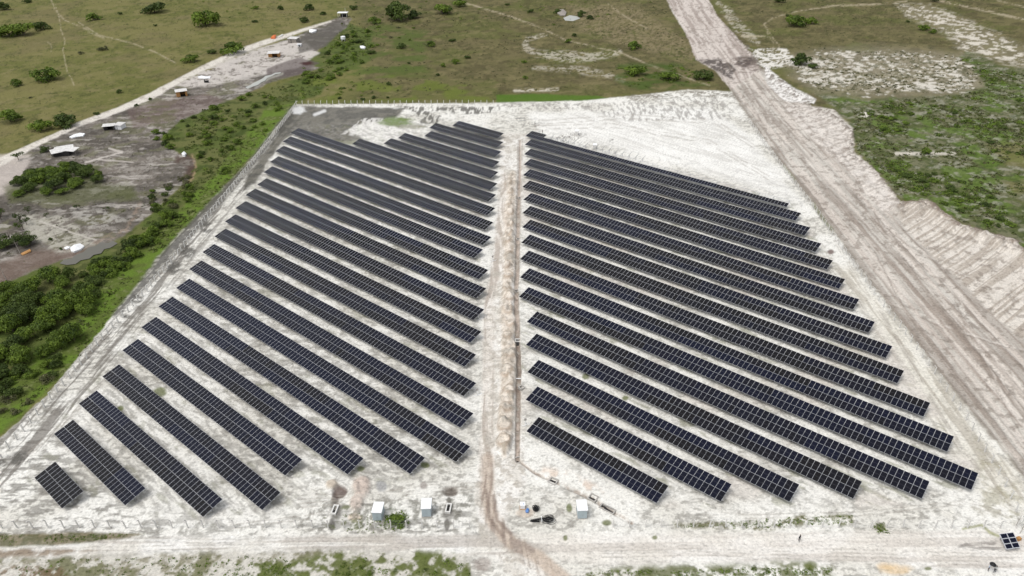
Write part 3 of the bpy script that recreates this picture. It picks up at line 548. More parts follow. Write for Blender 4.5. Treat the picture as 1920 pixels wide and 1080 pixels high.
ROWS = [[232.39, -227.5, -200.94], [223.95, -233.71, -194.08], [215.2, -227.88, -187.67], [206.41, -235.09, -181.16], [198.07, -234.93, -174.65], [189.52, -245.15, -167.78], [181.62, -277.37, -161.59], [172.96, -271.04, -154.53], [164.18, -263.86, -147.84], [155.78, -255.49, -141.33], [147.85, -248.25, -137.85], [139.29, -239.76, -128.17], [131.02, -234.85, -121.7], [122.42, -227.94, -114.89], [114.09, -221.22, -108.49], [105.81, -214.17, -102.83], [97.48, -207.33, -95.32], [89.11, -200.69, -88.61], [80.91, -193.53, -82.09], [72.56, -188.01, -87.08], [64.41, -181.76, -96.86], [56.18, -175.52, -106.55], [47.89, -168.67, -102.39], [39.7, -162.79, -109.74], [31.62, -156.58, -124.27], [23.43, -146.08, -133.11], [242.09, -193.26, -77.56], [233.76, -186.95, -71.04], [225.1, -180.28, -64.61], [216.36, -173.43, -57.82], [207.83, -166.92, -51.22], [199.04, -160.15, -44.63], [190.51, -152.78, -37.91], [181.84, -146.18, -31.1], [173.39, -139.43, -24.31], [164.79, -132.84, -19.18], [156.14, -126.32, -11.25], [147.61, -119.37, -4.43], [139.1, -112.81, 1.92], [130.62, -103.19, -4.95], [122.31, -96.82, -15.22], [113.78, -89.53, -24.48], [105.51, -83.42, -34.8], [97.33, -76.62, -44.24]]
ca, sa = math.cos(AZ), math.sin(AZ)
ct, st_ = math.cos(TILT), math.sin(TILT)
for ri, (c, u0, u1) in enumerate(ROWS):
    L = u1-u0; n = round(L/1.172); p = L/n; um = (u0+u1)/2
    loc = Vector((um*ca-c*sa, um*sa+c*ca, 0))
    left = ri < 26; k = (25-ri) if left else (43-ri)
    size = 'short' if n < 35 else 'mid-length' if n < 80 else 'long'
    if left and ri == 25: lab = 'smallest solar array, alone in the near left corner of the sand yard'
    elif ri == 26: lab = 'farthest solar array right of the sand track, its rear rack mostly bare of modules'
    elif left and ri == 0: lab = 'farthest short solar array left of the sand track, beside the track end'
    else: lab = '%s solar array %s of the central sand track, %s counting back from the front fence' % (size, 'left' if left else 'right', ORD[k])
    root = empty('solar_array', loc, AZ, label=lab, cat='solar array', group='solar arrays left of the sand track' if left else 'solar arrays right of the sand track')
    tones = {}
    cells = []
    base = random.random()*.7
    for h in (0, 1):
        run = 0; tv = base
        for j in range(n):
            if ri == 25: tv = .0; run = 99
            if run <= 0: run = random.choice([6, 10, 14, 14, 20, 28]); tv = min(1, max(0, random.gauss(.35+.25*(ri > 36 or 16 < ri < 24), .28)))
            run -= 1
            if ri == 26 and h == 1 and j > 6: continue
            t = min(NT-1, max(0, int((tv+random.gauss(0, .07))*NT)))
            yl = (h-.5)*2.305; x = -L/2+(j+.5)*p
            wx, wy = loc.x+x*ca-yl*ct*sa, loc.y+x*sa+yl*ct*ca
            cells.append((math.hypot(wx, wy), x, yl*ct, 1.6+yl*st_, t))
    cells.sort()
    for d, x, y, z, t in cells[:100]: child('solar_module', MODS[t], root, (x, y, z), (TILT, 0, 0))
    rest = cells[100:]
    if rest:
        rot = np.array([[1, 0, 0], [0, ct, -st_], [0, st_, ct]]); tv_ = T_V @ rot.T
        off = np.array([r[1:4] for r in rest]); V_ = (tv_[None]+off[:, None]).reshape(-1, 3)
        F_ = (T_F[None]+(np.arange(len(rest))*len(T_V))[:, None, None]).reshape(-1, 4)
        me = np_mesh('solar_modules', V_, F_); [me.materials.append(M[n_]) for n_ in ['alu', 'mid', 'back']+['cell%d' % q for q in range(NT)]]
        tt = np.array([r[4] for r in rest]); mi = np.tile(T_M, (len(rest), 1)); remap = np.where(mi == 0, 0, np.where(mi == 2, 1, np.where(mi == 3, 2, 3+tt[:, None])))
        me.polygons.foreach_set('material_index', remap.astype(np.int32).ravel()); child('solar_modules', me, root, kind='stuff')
    rm = rail_mesh(L, n)
    for yl in (-1.75, -.6, .6, 1.75): child('rail', rm, root, (0, yl*ct, 1.6+yl*st_-.065), (TILT, 0, 0))
    m_ = max(3, round(L/5.6))
    for j in range(m_+1): child('support_frame', SUP, root, (-L/2+.6+(L-1.2)*j/m_, 0, 0))
# bare racks still waiting for their modules, behind the farthest array
def bare(px0, px1, nf, lab):
    a = at(*px0); b = at(*px1); mid_ = (a+b)/2; L = (b-a).length
    root = empty('mounting_rack', mid_, math.atan2(b.y-a.y, b.x-a.x), label=lab, cat='mounting rack', group='bare mounting racks')
    for j in range(nf): child('support_frame', SUP, root, (-L/2+L*j/(nf-1), 0, 0))
bare((1035, 262), (1098, 278), 7, 'bare steel rack without modules, left one behind the farthest right array')
bare((1118, 281), (1205, 303), 8, 'bare steel rack without modules, right one behind the farthest right array')
# ------------------------------------------------------------------ plants
def leafmesh(C, N, size, tone, asp=.6):
    n = len(C); r1 = rng.normal(size=(n, 3)); N = N/np.linalg.norm(N, axis=1, keepdims=True)
    T = np.cross(N, r1); T /= np.linalg.norm(T, axis=1, keepdims=True)+1e-9; B = np.cross(N, T)
    s = size[:, None] if hasattr(size, 'shape') else size
    q = np.stack([C-T*s, C-B*s*asp, C+T*s, C+B*s*asp], 1).reshape(-1, 3)
    return q, np.arange(4*n).reshape(-1, 4), np.repeat(tone, 4)
def crown(seed, lobes, n, leaf, flat=.75, spread=.62, low=True):
    g = np.random.default_rng(seed); C = []; N = []; T = []
    for k in range(lobes):
        an = g.uniform(0, 6.28); rr = spread*math.sqrt(g.random()); cz = g.uniform(.12 if low else .35, 1.0)*(1-rr*.55)
        c = np.array([rr*math.cos(an), rr*math.sin(an), cz*flat]); lr = g.uniform(.24, .42)
        m = int(n/lobes*(lr/.33)**2); d = g.normal(size=(m, 3)); d /= np.linalg.norm(d, axis=1, keepdims=True); d[:, 2] = np.where(d[:, 2] < -.3, -d[:, 2], d[:, 2])
        r = lr*(1-.35*g.random(m)**2)*(1+.18*np.sin(d[:, 0]*7+k)*np.sin(d[:, 1]*6+2*k))
        C.append(c+d*r[:, None]*[1, 1, .8]); N.append(d+g.normal(size=(m, 3))*.45); T.append(np.clip(g.uniform(.25, .8)+g.normal(size=m)*.16, 0, 1))
    C = np.concatenate(C); C[:, 2] = np.maximum(C[:, 2], .02)
    return leafmesh(C, np.concatenate(N), leaf*(.6+.8*g.random(len(C))), np.concatenate(T))
def plant_proto(name, seed, lobes, n, leaf, mleaf, trunk, flat=.75, spread=.62):
    v, f, t = crown(seed, lobes, n, leaf, flat, spread, trunk < .2); v[:, 2] += trunk*.6
    me = np_mesh('crown', v, f, [('tone', 'FLOAT', t)]); me.materials.append(M[mleaf])
    b = MB(); g = random.Random(seed); h = trunk+flat*.6
    b.tube([(0, 0, -.15), (.02, .01, h*.5), (.03, -.02, h)], [.055, .04, .02], 6)
    for k in range(5):
        a = g.uniform(0, 6.28); b.tube([(.01, 0, h*.35), (.3*math.cos(a), .3*math.sin(a), h*.75), (.5*math.cos(a), .5*math.sin(a), h*1.05)], [.03, .02, .008], 5)
    return me, b.mesh('trunk', [M['bark']]), name
PR = {'shrub': [plant_proto('shrub', 100+k, 11+k % 3, 900, .085, 'leaf', .02, .72) for k in range(4)],
      'dark': [plant_proto('shrub', 120+k, 11, 900, .085, 'leaf_dark', .02, .78) for k in range(4)],
      'dry': [plant_proto('shrub', 140+k, 8, 450, .08, 'leaf_dry', .02, .55) for k in range(3)],
      'tree': [plant_proto('tree', 160+k, 16, 2600, .06, 'leaf', .22, .8) for k in range(4)],
      'dtree': [plant_proto('tree', 180+k, 14, 2300, .06, 'leaf_dark', .22, .8) for k in range(3)],
      'thin': [plant_proto('tree', 200+k, 6, 260, .075, 'leaf_dark', .75, .5, .7) for k in range(3)]}
def plant(kind, x, y, r, lab, group=None, hz=1.0, cat=None):
    cr, tr, nm = random.choice(PR[kind]); e = empty(nm, (x, y, ground_z(x, y)), random.uniform(0, 6.28), label=lab, cat=cat or ('bush' if nm == 'shrub' else 'tree'), group=group)
    e.scale = (r, r, r*hz); child('crown', cr, e); child('trunk', tr, e); return e
def plant_px(kind, px, py, dpx, lab, group=None, hz=1.0):    # py = foot of the plant
    p = at(px, py); plant(kind, p.x, p.y, dpx/2*mpp(px, py)*1.12, lab, group, hz)
def inside(pts, u, v):
    ins = False
    for k in range(len(pts)):
        a, b = pts[k], pts[(k+1) % len(pts)]
        if (a[1] > v) != (b[1] > v) and u < (b[0]-a[0])*(v-a[1])/(b[1]-a[1])+a[0]: ins = not ins
    return ins
def sample(pts, n, mind=0.0, excl=()):
    P = [at(*p) for p in pts]; x0, x1 = min(p.x for p in P), max(p.x for p in P); y0, y1 = min(p.y for p in P), max(p.y for p in P); out = []; tries = 0
    while len(out) < n and tries < n*60:
        tries += 1; x, y = random.uniform(x0, x1), random.uniform(y0, y1)
        u, v, _ = project(np.array([x]), np.array([y])); u, v = float(u[0]), float(v[0])
        if not inside(pts, u, v) or any(inside(e, u, v) for e in excl): continue
        if mind and any((x-a)**2+(y-b)**2 < mind*mind for a, b in out): continue
        out.append((x, y))
    return out
SINGLE = [
 ('shrub', 177, 38, 32, 'round bright bush alone in the field, near the forked footpath'), ('dark', 290, 23, 46, 'large dark bush at the top edge of the left field'),
 ('shrub', 386, 48, 58, 'wide spreading bush in the upper left field'), ('shrub', 357, 116, 34, 'low wide bush beside the sandy path, left of the big roadside bush'),
 ('dark', 398, 100, 18, 'small bush just left of the big bush by the sandy path'), ('shrub', 435, 100, 52, 'big bright bush touching the sandy path in the left field'),
 ('shrub', 18, 68, 50, 'leftmost bush of the bushy patch at the left edge of the field'), ('shrub', 46, 66, 46, 'middle bush of the bushy patch at the left edge of the field'), ('dark', 78, 56, 34, 'dark bush at the right end of the bushy patch at the left edge'),
 ('shrub', 90, 150, 52, 'straggling wide bush in the middle of the left field'), ('shrub', 30, 161, 28, 'small round bush near the left edge of the field'),
 ('shrub', 20, 228, 46, 'bush at the left edge above the sandy path'), ('dark', 124, 236, 56, 'large dark bush just above the sandy path on the left'), ('shrub', 78, 244, 46, 'low bush between two larger ones above the sandy path'),
 ('dark', 223, 174, 15, 'small upright bush alone near the sandy path'), ('dark', 282, 187, 11, 'slim sapling on the edge of the sandy path'), ('dark', 256, 199, 10, 'lower slim sapling on the edge of the sandy path'),
 ('dark', 52, 5, 20, 'small dark bush at the top left beside the footpath'), ('dark', 8, 18, 34, 'dark bush in the top left corner'), ('dark', 226, 27, 10, 'tiny bush right of the round field bush'),
 ('dry', 194, 94, 22, 'low dull bush beside the thin footpath'), ('dry', 152, 101, 14, 'tiny dull bush left of the low dull one'), ('dark', 291, 49, 9, 'tiny dark bush in the open upper field'), ('dark', 181, 215, 12, 'small dark bush just above the path bend'), ('dry', 58, 184, 8, 'tiny dull tuft bush in the lower left field'),
 ('dark', 478, 42, 12, 'small dark bush in the upper field, left of the shacks'), ('shrub', 479, 17, 14, 'small bright bush near the top edge, above the shacks'), ('dark', 526, 18, 16, 'dark bush near the top edge above the grey shack'), ('dark', 580, 19, 24, 'round dark bush at the top above the shacks'),
 ('dark', 572, 42, 24, 'wide bush between the grey shack and the top edge'), ('dark', 606, 28, 14, 'small bush left of the open canopy shelter'),
 ('dark', 742, 38, 66, 'largest dark tree-like bush at the top centre left'), ('dark', 776, 34, 34, 'bush leaning on the right side of the largest dark bush'), ('shrub', 703, 44, 26, 'bright bush on the left side of the largest dark bush'), ('dark', 662, 18, 18, 'dark bush right of the open canopy shelter'),
 ('shrub', 830, 26, 42, 'bright green bush at the top, right of the largest dark bush'), ('shrub', 862, 12, 28, 'bright bush at the very top right of the bright one'), ('dark', 752, 90, 20, 'round bush in the brown field below the largest dark bush'),
 ('shrub', 808, 87, 20, 'bright bush in the brown field, second from the scrub belt'), ('dark', 848, 78, 14, 'small round bush above the lone upright one'), ('dark', 877, 109, 14, 'upright dark bush alone in the middle field'), ('dark', 821, 142, 10, 'little dark bush in the middle field'),
 ('shrub', 832, 125, 14, 'faint green bush left of the upright dark bush'), ('shrub', 855, 119, 18, 'low green bush touching the upright dark one'), ('dark', 729, 160, 12, 'dark bush between the scrub belt and the back fence'), ('dark', 701, 184, 12, 'tall dark bush right behind the back fence'),
 ('dark', 727, 184, 8, 'short dark bush behind the back fence, right of the tall one'), ('dark', 680, 188, 10, 'dark bush behind the back fence, left of the tall one'), ('dark', 637, 185, 10, 'leftmost dark bush behind the back fence'),
 ('dark', 995, 23, 13, 'tall dark bush near the top centre'), ('dark', 1044, 24, 16, 'dark bush left of the small field pond'), ('dark', 1088, 31, 24, 'dark bush right of the small field pond'), ('dark', 1106, 36, 16, 'rightmost dark bush by the small field pond'),
 ('dark', 1077, 68, 12, 'small bush inside the pale sand ring'), ('shrub', 1066, 80, 16, 'low bush lower in the pale sand ring'), ('shrub', 983, 118, 12, 'small bush below the pale sand ring'), ('shrub', 985, 148, 12, 'low bush in the field above the bright grass strip'),
 ('dark', 951, 10, 10, 'small dark bush at the top centre right of the dirt trail'), ('shrub', 1190, 92, 34, 'broad low bush left of the scorched road crossing'), ('shrub', 1190, 140, 44, 'widest low bush left of the scorched road crossing'), ('shrub', 1252, 150, 40, 'low bush between the sand yard and the dirt road'), ('dark', 1318, 148, 40, 'dark bush at the foot of the scorched road crossing'),
 ('shrub', 1490, 48, 44, 'wide green bush right of the dirt road near the top'), ('shrub', 1520, 44, 30, 'right half of the green bush pair beyond the dirt road'), ('dark', 1478, 32, 12, 'small dark bush above the green pair'), ('dark', 1462, 4, 22, 'dark bush at the top edge right of the dirt road'),
 ('dark', 1500, 120, 44, 'low dark bush on the edge of the mottled sand'), ('dark', 1524, 127, 20, 'smaller dark bush on the edge of the mottled sand'), ('shrub', 1732, 56, 22, 'green bush by the white sand streak'), ('shrub', 1748, 62, 16, 'second green bush by the white sand streak'), ('dark', 1702, 42, 10, 'tiny dark bush left of the white sand streak'), ('dark', 1752, 3, 22, 'dark bush at the top edge by the straight trail'),
 ('shrub', 742, 980, 42, 'green bush between the two left white cabins'), ('shrub', 1737, 288, 22, 'dark round bush in the right scrub beside the white scuff'), ('shrub', 1470, 992-6, 0, '')]
for s_ in SINGLE:
    if s_[3]: plant_px(*s_, hz=.45 if s_[1] == 742 and s_[2] == 980 else random.uniform(.75, 1.0))
def grove(kinds, pts, n, r0, r1, lab, group, mind=0, hz=1.0, excl=()):
    for x, y in sample(pts, n, mind, excl): plant(random.choice(kinds), x, y, random.uniform(r0, r1), lab, group, hz*random.uniform(.8, 1.15))
ar_ = [(330, 512), (150, 700)]
grove(['tree', 'tree', 'dtree'], [(0, 560), (30, 540), (80, 515), (130, 520), (165, 560), (165, 620), (130, 665), (60, 700), (-30, 720), (-60, 600)], 34, 3.0, 4.8, 'leafy green tree in the dense grove at the left edge', 'trees of the dense grove at the left edge', 2.6)
grove(['shrub', 'dark', 'dry'], [(-40, 700), (60, 690), (140, 660), (60, 760), (-40, 820)], 20, 1.4, 2.6, 'low bush in the scrub below the dense grove', 'bushes below the dense grove', 1.4)
grove(['tree', 'dtree', 'shrub'], [(22, 350), (60, 325), (120, 312), (180, 318), (188, 345), (140, 352), (110, 368), (60, 372), (25, 366)], 34, 2.6, 4.2, 'leafy tree in the oval thicket on the cleared plots', 'trees of the oval thicket', 2.6, .9)
grove(['dtree', 'thin'], [(0, 450), (60, 440), (75, 470), (30, 485), (-20, 480)], 7, 2.6, 4.0, 'dark tree in the small clump at the left edge of the cleared plots', 'small clump of dark trees', 2.5, .8)
grove(['thin'], [(-10, 400), (50, 415), (60, 440), (-20, 450)], 6, 2.0, 2.8, 'spindly sparse tree above the small dark clump at the left', 'spindly trees at the left', 2.2, 1.3)
grove(['shrub', 'dark', 'dark', 'shrub'], [(130, 540), (175, 500), (230, 470), (280, 425), (330, 395), (330, 420), (290, 455), (240, 500), (200, 530), (180, 560)], 42, 1.6, 3.0, 'bush in the dense hedge beside the ponds and the left fence', 'bushes of the dense hedge', 1.7, 1.1)
grove(['shrub', 'dark', 'dry'], [(270, 360), (350, 330), (370, 360), (330, 400), (290, 400)], 20, 1.4, 2.4, 'dull bush in the scrub at the end of the cleared plots', 'dull bushes at the end of the plots', 1.7, 1.2)
grove(['shrub', 'dark', 'shrub'], [(365, 275), (330, 225), (430, 188), (520, 165), (545, 185), (520, 225), (470, 290), (420, 330), (385, 335), (372, 300)], 44, 1.3, 2.8, 'bush in the green belt behind the left fence', 'bushes of the green belt', 2.4, 1.0)
grove(['shrub', 'dark', 'shrub'], [(520, 150), (600, 128), (610, 105), (640, 65), (690, 60), (700, 100), (660, 140), (600, 160), (550, 165)], 44, 1.6, 3.4, 'bush in the scrub right of the shacks', 'bushes right of the shacks', 3.0, .85)
grove(['dark', 'shrub'], [(270, 255), (330, 245), (330, 280), (300, 283)], 6, 1.6, 2.8, 'bush on the fringe of the plots beside the green belt', 'bushes on the fringe of the plots', 2.6)
grove(['dark', 'shrub', 'dry'], [(700, 50), (790, 45), (800, 120), (700, 135)], 8, 1.2, 2.4, 'small bush in the brown field beside the scrub', 'small bushes in the brown field', 4, .8)
grove(['shrub'], [(1625, 215), (1720, 205), (1740, 240), (1660, 250)], 10, 2.0, 3.4, 'bright bush in the near clump of the right scrub', 'bright bushes of the right scrub', 3, .6)
grove(['shrub', 'dark'], [(1655, 300), (1760, 320), (1870, 370), (1920, 440), (1860, 430), (1770, 385), (1690, 355)], 22, 1.3, 2.4, 'low green bush along the top of the right sand bank', 'bushes along the right sand bank', 2, .6)
grove(['shrub', 'dark'], [(1700, 190), (1920, 180), (1920, 300), (1780, 290)], 10, 1.4, 2.6, 'low bush spread through the right scrub', 'low bushes of the right scrub', 4, .5)
for px, py, d, lab in [(54, 400, 20, 'small green tree standing alone on the cleared plots'), (87, 408, 14, 'bright little tree right of the lone one on the plots'), (145, 392, 16, 'thin tree in the middle of the cleared plots'), (95, 450, 10, 'tiny bush by the white debris'), (200, 398, 16, 'sparse sapling in the middle of the cleared plots'), (115, 468, 9, 'tiny yellow-green bush beside the white debris'),
                       (83, 285, 20, 'dark bush left of the big white roof'), (35, 300, 24, 'thin bush beside the sandy path at the left edge'), (50, 325, 12, 'small bush left of the oval thicket')]:
    plant_px('thin' if 'thin' in lab or 'tree' in lab or 'sapling' in lab else 'dark', px, py, d, lab)
# uncountable cover
def cover(name, areas, leaf, asp=.6, scale_=.38):
    C = []; N = []; S_ = []; T = []
    for pts, n, r0, r1, h, k in areas:
        for x, y in sample(pts, n):
            if float(fbm(np.array([x/16]), np.array([y/16]), 3, 77)[0])+random.gauss(0, .05) < .46: continue
            r = random.uniform(r0, r1); g = rng.normal(size=(k, 3)); g /= np.linalg.norm(g, axis=1, keepdims=True); g[:, 2] = np.abs(g[:, 2])
            rad = r*rng.uniform(.5, 1, (k, 1)); C.append(np.array([x, y, ground_z(x, y)])+g*rad*[1, 1, h]); N.append(g+rng.normal(size=(k, 3))*.5); S_.append(np.full(k, r*scale_)*rng.uniform(.6, 1.3, k)); T.append(np.clip(random.uniform(.2, .75)+rng.normal(size=k)*.15, 0, 1))
    v, f, t = leafmesh(np.concatenate(C), np.concatenate(N), np.concatenate(S_), np.concatenate(T), asp)
    me = np_mesh(name, v, f, [('tone', 'FLOAT', t)]); me.materials.append(M[leaf]); return tag(link(bpy.data.objects.new(name, me)), kind='stuff')
BELT = [(640, 45), (695, 60), (690, 110), (620, 140), (600, 178), (555, 190), (520, 228), (450, 312), (385, 384), (300, 474), (215, 584), (120, 700), (-40, 830), (-60, 720), (130, 545), (240, 450), (300, 390), (350, 345), (368, 300), (330, 280), (300, 260), (330, 228), (420, 192), (520, 162), (600, 130)]
SCR = [(1600, 200), (1700, 186), (1790, 180), (1850, 168), (1830, 118), (1920, 140), (1940, 480), (1900, 450), (1840, 436), (1760, 392), (1690, 368), (1655, 328), (1608, 284)]
MOT = [(1460, 118), (1560, 98), (1700, 97), (1790, 104), (1832, 132), (1845, 168), (1750, 174), (1620, 178), (1540, 174)]
cover('scrub', [(BELT, 1000, .4, 1.2, .6, 12), ([(-40, 710), (110, 690), (170, 560), (270, 460), (350, 390), (470, 250), (545, 196), (450, 318), (300, 478), (120, 704), (-40, 836)], 900, .3, .6, .6, 9)], 'leaf_olive')
cover('ground_scrub', [(SCR, 1500, .4, 1.2, .5, 12)], 'leaf_olive')
cover('dry_tussocks', [(MOT, 700, .5, 1.2, .5, 10), (SCR, 1700, .5, 1.3, .5, 9), ([(1500, 20), (1690, 20), (1780, 92), (1560, 90)], 300, .3, .8, .5, 7), ([(660, 20), (1240, 0), (1300, 110), (1330, 160), (660, 185)], 1800, .4, 1.2, .5, 7), ([(1340, 0), (1900, 0), (1900, 20), (1700, 20), (1560, 92), (1440, 100)], 900, .4, 1.0, .5, 7), ([(0, 0), (600, 0), (600, 40), (400, 110), (0, 270)], 1300, .3, .8, .5, 6), ([(20, 330), (150, 260), (300, 190), (400, 180), (300, 250), (330, 330), (240, 430), (60, 480), (0, 520)], 700, .25, .7, .5, 7)], 'leaf_dry')
cover('front_weeds', [([(0, 1050), (330, 1045), (640, 1040), (870, 1042), (880, 1079), (0, 1079)], 450, .12, .4, .7, 9), ([(1080, 1072), (1560, 1064), (1560, 1079), (1080, 1079)], 300, .12, .35, .7, 9), ([(1262, 988), (1450, 990), (1600, 980), (1600, 968), (1520, 968), (1300, 982)], 260, .12, .35, .7, 9), ([(1640, 980), (1665, 980), (1668, 1000), (1640, 1000)], 50, .15, .4, .7, 9), ([(0, 1003), (250, 1001), (210, 1010), (100, 1020), (0, 1022)], 330, .12, .3, .6, 8), ([(700, 975), (760, 955), (770, 985), (730, 1000)], 90, .2, .5, .7, 9), ([(590, 970), (700, 960), (720, 1000), (590, 1000)], 130, .1, .3, .7, 8)], 'leaf')
cover('bushes', [([(1160, 125), (1250, 122), (1330, 140), (1340, 160), (1180, 165)], 60, .9, 2.0, .5, 50), ([(560, 150), (700, 140), (700, 180), (560, 188)], 40, .8, 1.6, .6, 50), ([(640, 0), (1240, 0), (1240, 30), (900, 60), (700, 60)], 60, .7, 1.6, .6, 40), ([(300, 0), (620, 0), (560, 50), (400, 30)], 40, .7, 1.5, .6, 40), ([(1800, 110), (1920, 130), (1920, 165), (1850, 165)], 30, 1.2, 2.2, .6, 60), ([(1620, 195), (1760, 185), (1920, 182), (1920, 300), (1780, 290), (1660, 270)], 70, 1.0, 2.4, .5, 60), ([(1655, 300), (1760, 320), (1870, 370), (1920, 440), (1860, 430), (1770, 385), (1690, 355)], 110, .9, 1.9, .6, 50),
    ([(440, 1062), (560, 1062), (650, 1045), (760, 1040), (865, 1045), (870, 1078), (440, 1085)], 60, .35, .8, .7, 40), ([(1180, 1070), (1480, 1060), (1545, 1068), (1545, 1085), (1180, 1085)], 20, .3, .7, .7, 40), ([(640, 60), (695, 70), (690, 110), (600, 160), (555, 180), (500, 240), (420, 320), (380, 330), (370, 290), (330, 235), (420, 195), (520, 165)], 80, .9, 1.9, .7, 50)], 'leaf', scale_=.2)
# dead sticks
for i, (a, b) in enumerate([((110, 455), (97, 425)), ((12, 525), (3, 505)), ((38, 475), (32, 462))]):
    A, B_ = at(*a), at(*b); bb = MB(); bb.tube([(0, 0, 0), (-.6, .4, 2.2), (-.9, .8, 4.8)], [.12, .08, .02], 5); bb.tube([(-.6, .4, 2.2), (.3, .6, 3.6)], [.05, .015], 5); bb.tube([(-.75, .6, 3.2), (-1.6, .6, 4.3)], [.04, .01], 5)
    o = bb.build('dead_tree', M['dead'], label=['bare dead tree on the cleared plots near the white debris', 'bare dead trunk at the left edge above the grove', 'short dead stem in the dark clump at the left edge'][i], cat='dead tree'); o.location = A
# ------------------------------------------------------------------ fences
def post_mesh():
    b = MB(); b.add([(-.08, -.08, -.3), (.08, -.08, -.3), (.08, .08, -.3), (-.08, .08, -.3), (-.065, -.065, 2.1), (.065, -.065, 2.1), (.065, .065, 2.1), (-.065, .065, 2.1), (-.06, .38, 2.62), (.06, .38, 2.62), (.06, .48, 2.53), (-.06, .48, 2.53)],
          [(0, 1, 5, 4), (1, 2, 6, 5), (2, 3, 7, 6), (3, 0, 4, 7), (4, 5, 9, 8), (5, 6, 10, 9), (6, 7, 11, 10), (7, 4, 8, 11), (8, 9, 10, 11), (3, 2, 1, 0)])
    return b.mesh('fence_post', [M['concrete_pale']])
POST = post_mesh()
def fence(pts, sp, lab, flip=0, fat=1.0, group='perimeter fence sides'):
    P = [at(*p) for p in pts]; D = [0]
    for a, b in zip(P, P[1:]): D.append(D[-1]+(b-a).length)
    n = min(99, max(2, round(D[-1]/sp))); root = empty('perimeter_fence', P[0], label=lab, cat='fence', group=group); pos = []
    for j in range(n+1):
        d = D[-1]*j/n; k = max(i for i in range(len(D)-1) if D[i] <= d+1e-6); t = (d-D[k])/(D[k+1]-D[k]); q = P[k].lerp(P[k+1], t)
        an = math.atan2(P[k+1].y-P[k].y, P[k+1].x-P[k].x)+flip*math.pi; q.z = ground_z(q.x, q.y)
        child('fence_post', POST, root, q-P[0], (random.gauss(0, .03), random.gauss(0, .03), an+random.gauss(0, .05))).scale = (fat, fat, 1); pos.append((q-P[0], an))
    b = MB()
    for h in (.3, .75, 1.2, 1.65, 2.05):
        for (a, _), (c, _) in zip(pos, pos[1:]): b.tube([a+Vector((0, 0, h)), c+Vector((0, 0, h))], .006, 3)
    b.build('wire', M['steel'], root)
fence([(556, 199), (523, 243), (472, 310), (430, 362), (385, 415), (322, 495), (262, 562), (215, 612), (120, 722), (20, 838), (-60, 930)], 2.7, 'left side fence of white posts between the green belt and the sand yard', 0, 1.7)
fence([(556, 199), (925, 198)], 3.0, 'back fence of white posts along the far edge of the dark soil corner', 0, 1.35)
fence([(4, 990), (880, 990)], 3.0, 'front fence of leaning posts left of the yard entrance', 1, 1.25)
fence([(1150, 988), (1905, 990)], 3.0, 'front fence of leaning posts right of the yard entrance', 1, 1.25)
fence([(1915, 985), (1880, 905), (1815, 795), (1750, 700), (1700, 632), (1640, 555), (1590, 485), (1530, 400), (1462, 312), (1405, 232)], 3.3, 'right side fence of thin posts beside the dirt road', 0, 1.25)
# ------------------------------------------------------------------ cabins and shacks
def place(b_parts, name, px, py, rz, lab, cat, group=None):
    p = at(px, py); p.z = ground_z(p.x, p.y); root = empty(name, p, rz, label=lab, cat=cat, group=group); out = []
    for nm, mb, m in b_parts: out.append(mb.build(nm, m, root))
    return root, out
def boxes(*L):
    b = MB()
    for l in L: b.box(*l)
    return b
for px, py, rz, lab in [(708, 977, -.06, 'white roofed utility cabin left of the green bush'), (800, 970, .02, 'white roofed utility cabin right of the green bush, near the sand track'), (1092, 973, .03, 'white roofed utility cabin right of the sand track, by the cable trench')]:
    root, _ = place([('wall', boxes(((0, 1.3, 1.15), (1.75, 2.5, 2.2))), M['cabin_wall']), ('roof', boxes(((0, 1.3, 2.32), (2.0, 2.75, .1)), ((0, 1.3, 2.385), (1.9, .05, .03)), ((0, .5, 2.385), (1.9, .05, .03)), ((0, 2.1, 2.385), (1.9, .05, .03))), M['white']),
                     ('plinth', boxes(((0, 1.3, 0), (2.0, 2.75, .16))), M['concrete'])], 'utility_cabin', px, py, rz, lab, 'cabin', 'utility cabins along the front fence')
    for s in (-1, 1):
        d = boxes(((s*.42, .03, 1.15), (.8, .04, 1.95))).build('door', M['cabin_wall'], root); boxes(((s*.08, -.01, 1.1), (.03, .05, .2))).build('handle', M['steel'], d)
    boxes(((.6, .02, 2.14), (.4, .03, .1))).build('vent', M['steel'], root)
def shack(px, py, rz, w_, d_2, h, mw, mr, lab, cat='shack', slope=.06, opening=True, name='shack', porch=0):
    b = MB(); b.box((-w_/2+.05, d_2/2, h/2), (.1, d_2, h)); b.box((w_/2-.05, d_2/2, h/2), (.1, d_2, h)); b.box((0, d_2-.05, h/2), (w_-.2, .1, h)); b.box((-w_*.32, .05, h/2), (w_*.35, .1, h))
    if not opening: b.box((w_*.2, .05, h/2), (w_*.55, .1, h))
    else: b.box((w_*.40, .05, h/2), (w_*.18, .1, h))
    r_ = MB(); r_.box((0, d_2/2-porch/2, h+.08), (w_+.6, d_2+.6+porch, .07), rx=slope)
    for k in range(-3, 4): r_.box((k*w_/7, d_2/2-porch/2, h+.13), (.05, d_2+.5+porch, .03), rx=slope)
    fl = boxes(((0, d_2/2, .03), (w_-.3, d_2-.3, .06)))
    parts = [('wall', b, mw), ('roof', r_, mr), ('floor', fl, M['dark'])]
    root, _ = place(parts, name, px, py, rz, lab, cat, 'shacks on the cleared plots')
    if porch:
        for s in (-1, 1): boxes(((s*w_*.45, -porch+.1, h/2), (.1, .1, h))).build('post', M['wood_grey'], root)
    return root
shack(342, 181, .45, 5.2, 4.0, 2.6, M['wood'], M['roof_dull'], 'orange plywood shack with white roof beside the sandy path, nearest the reddish soil')
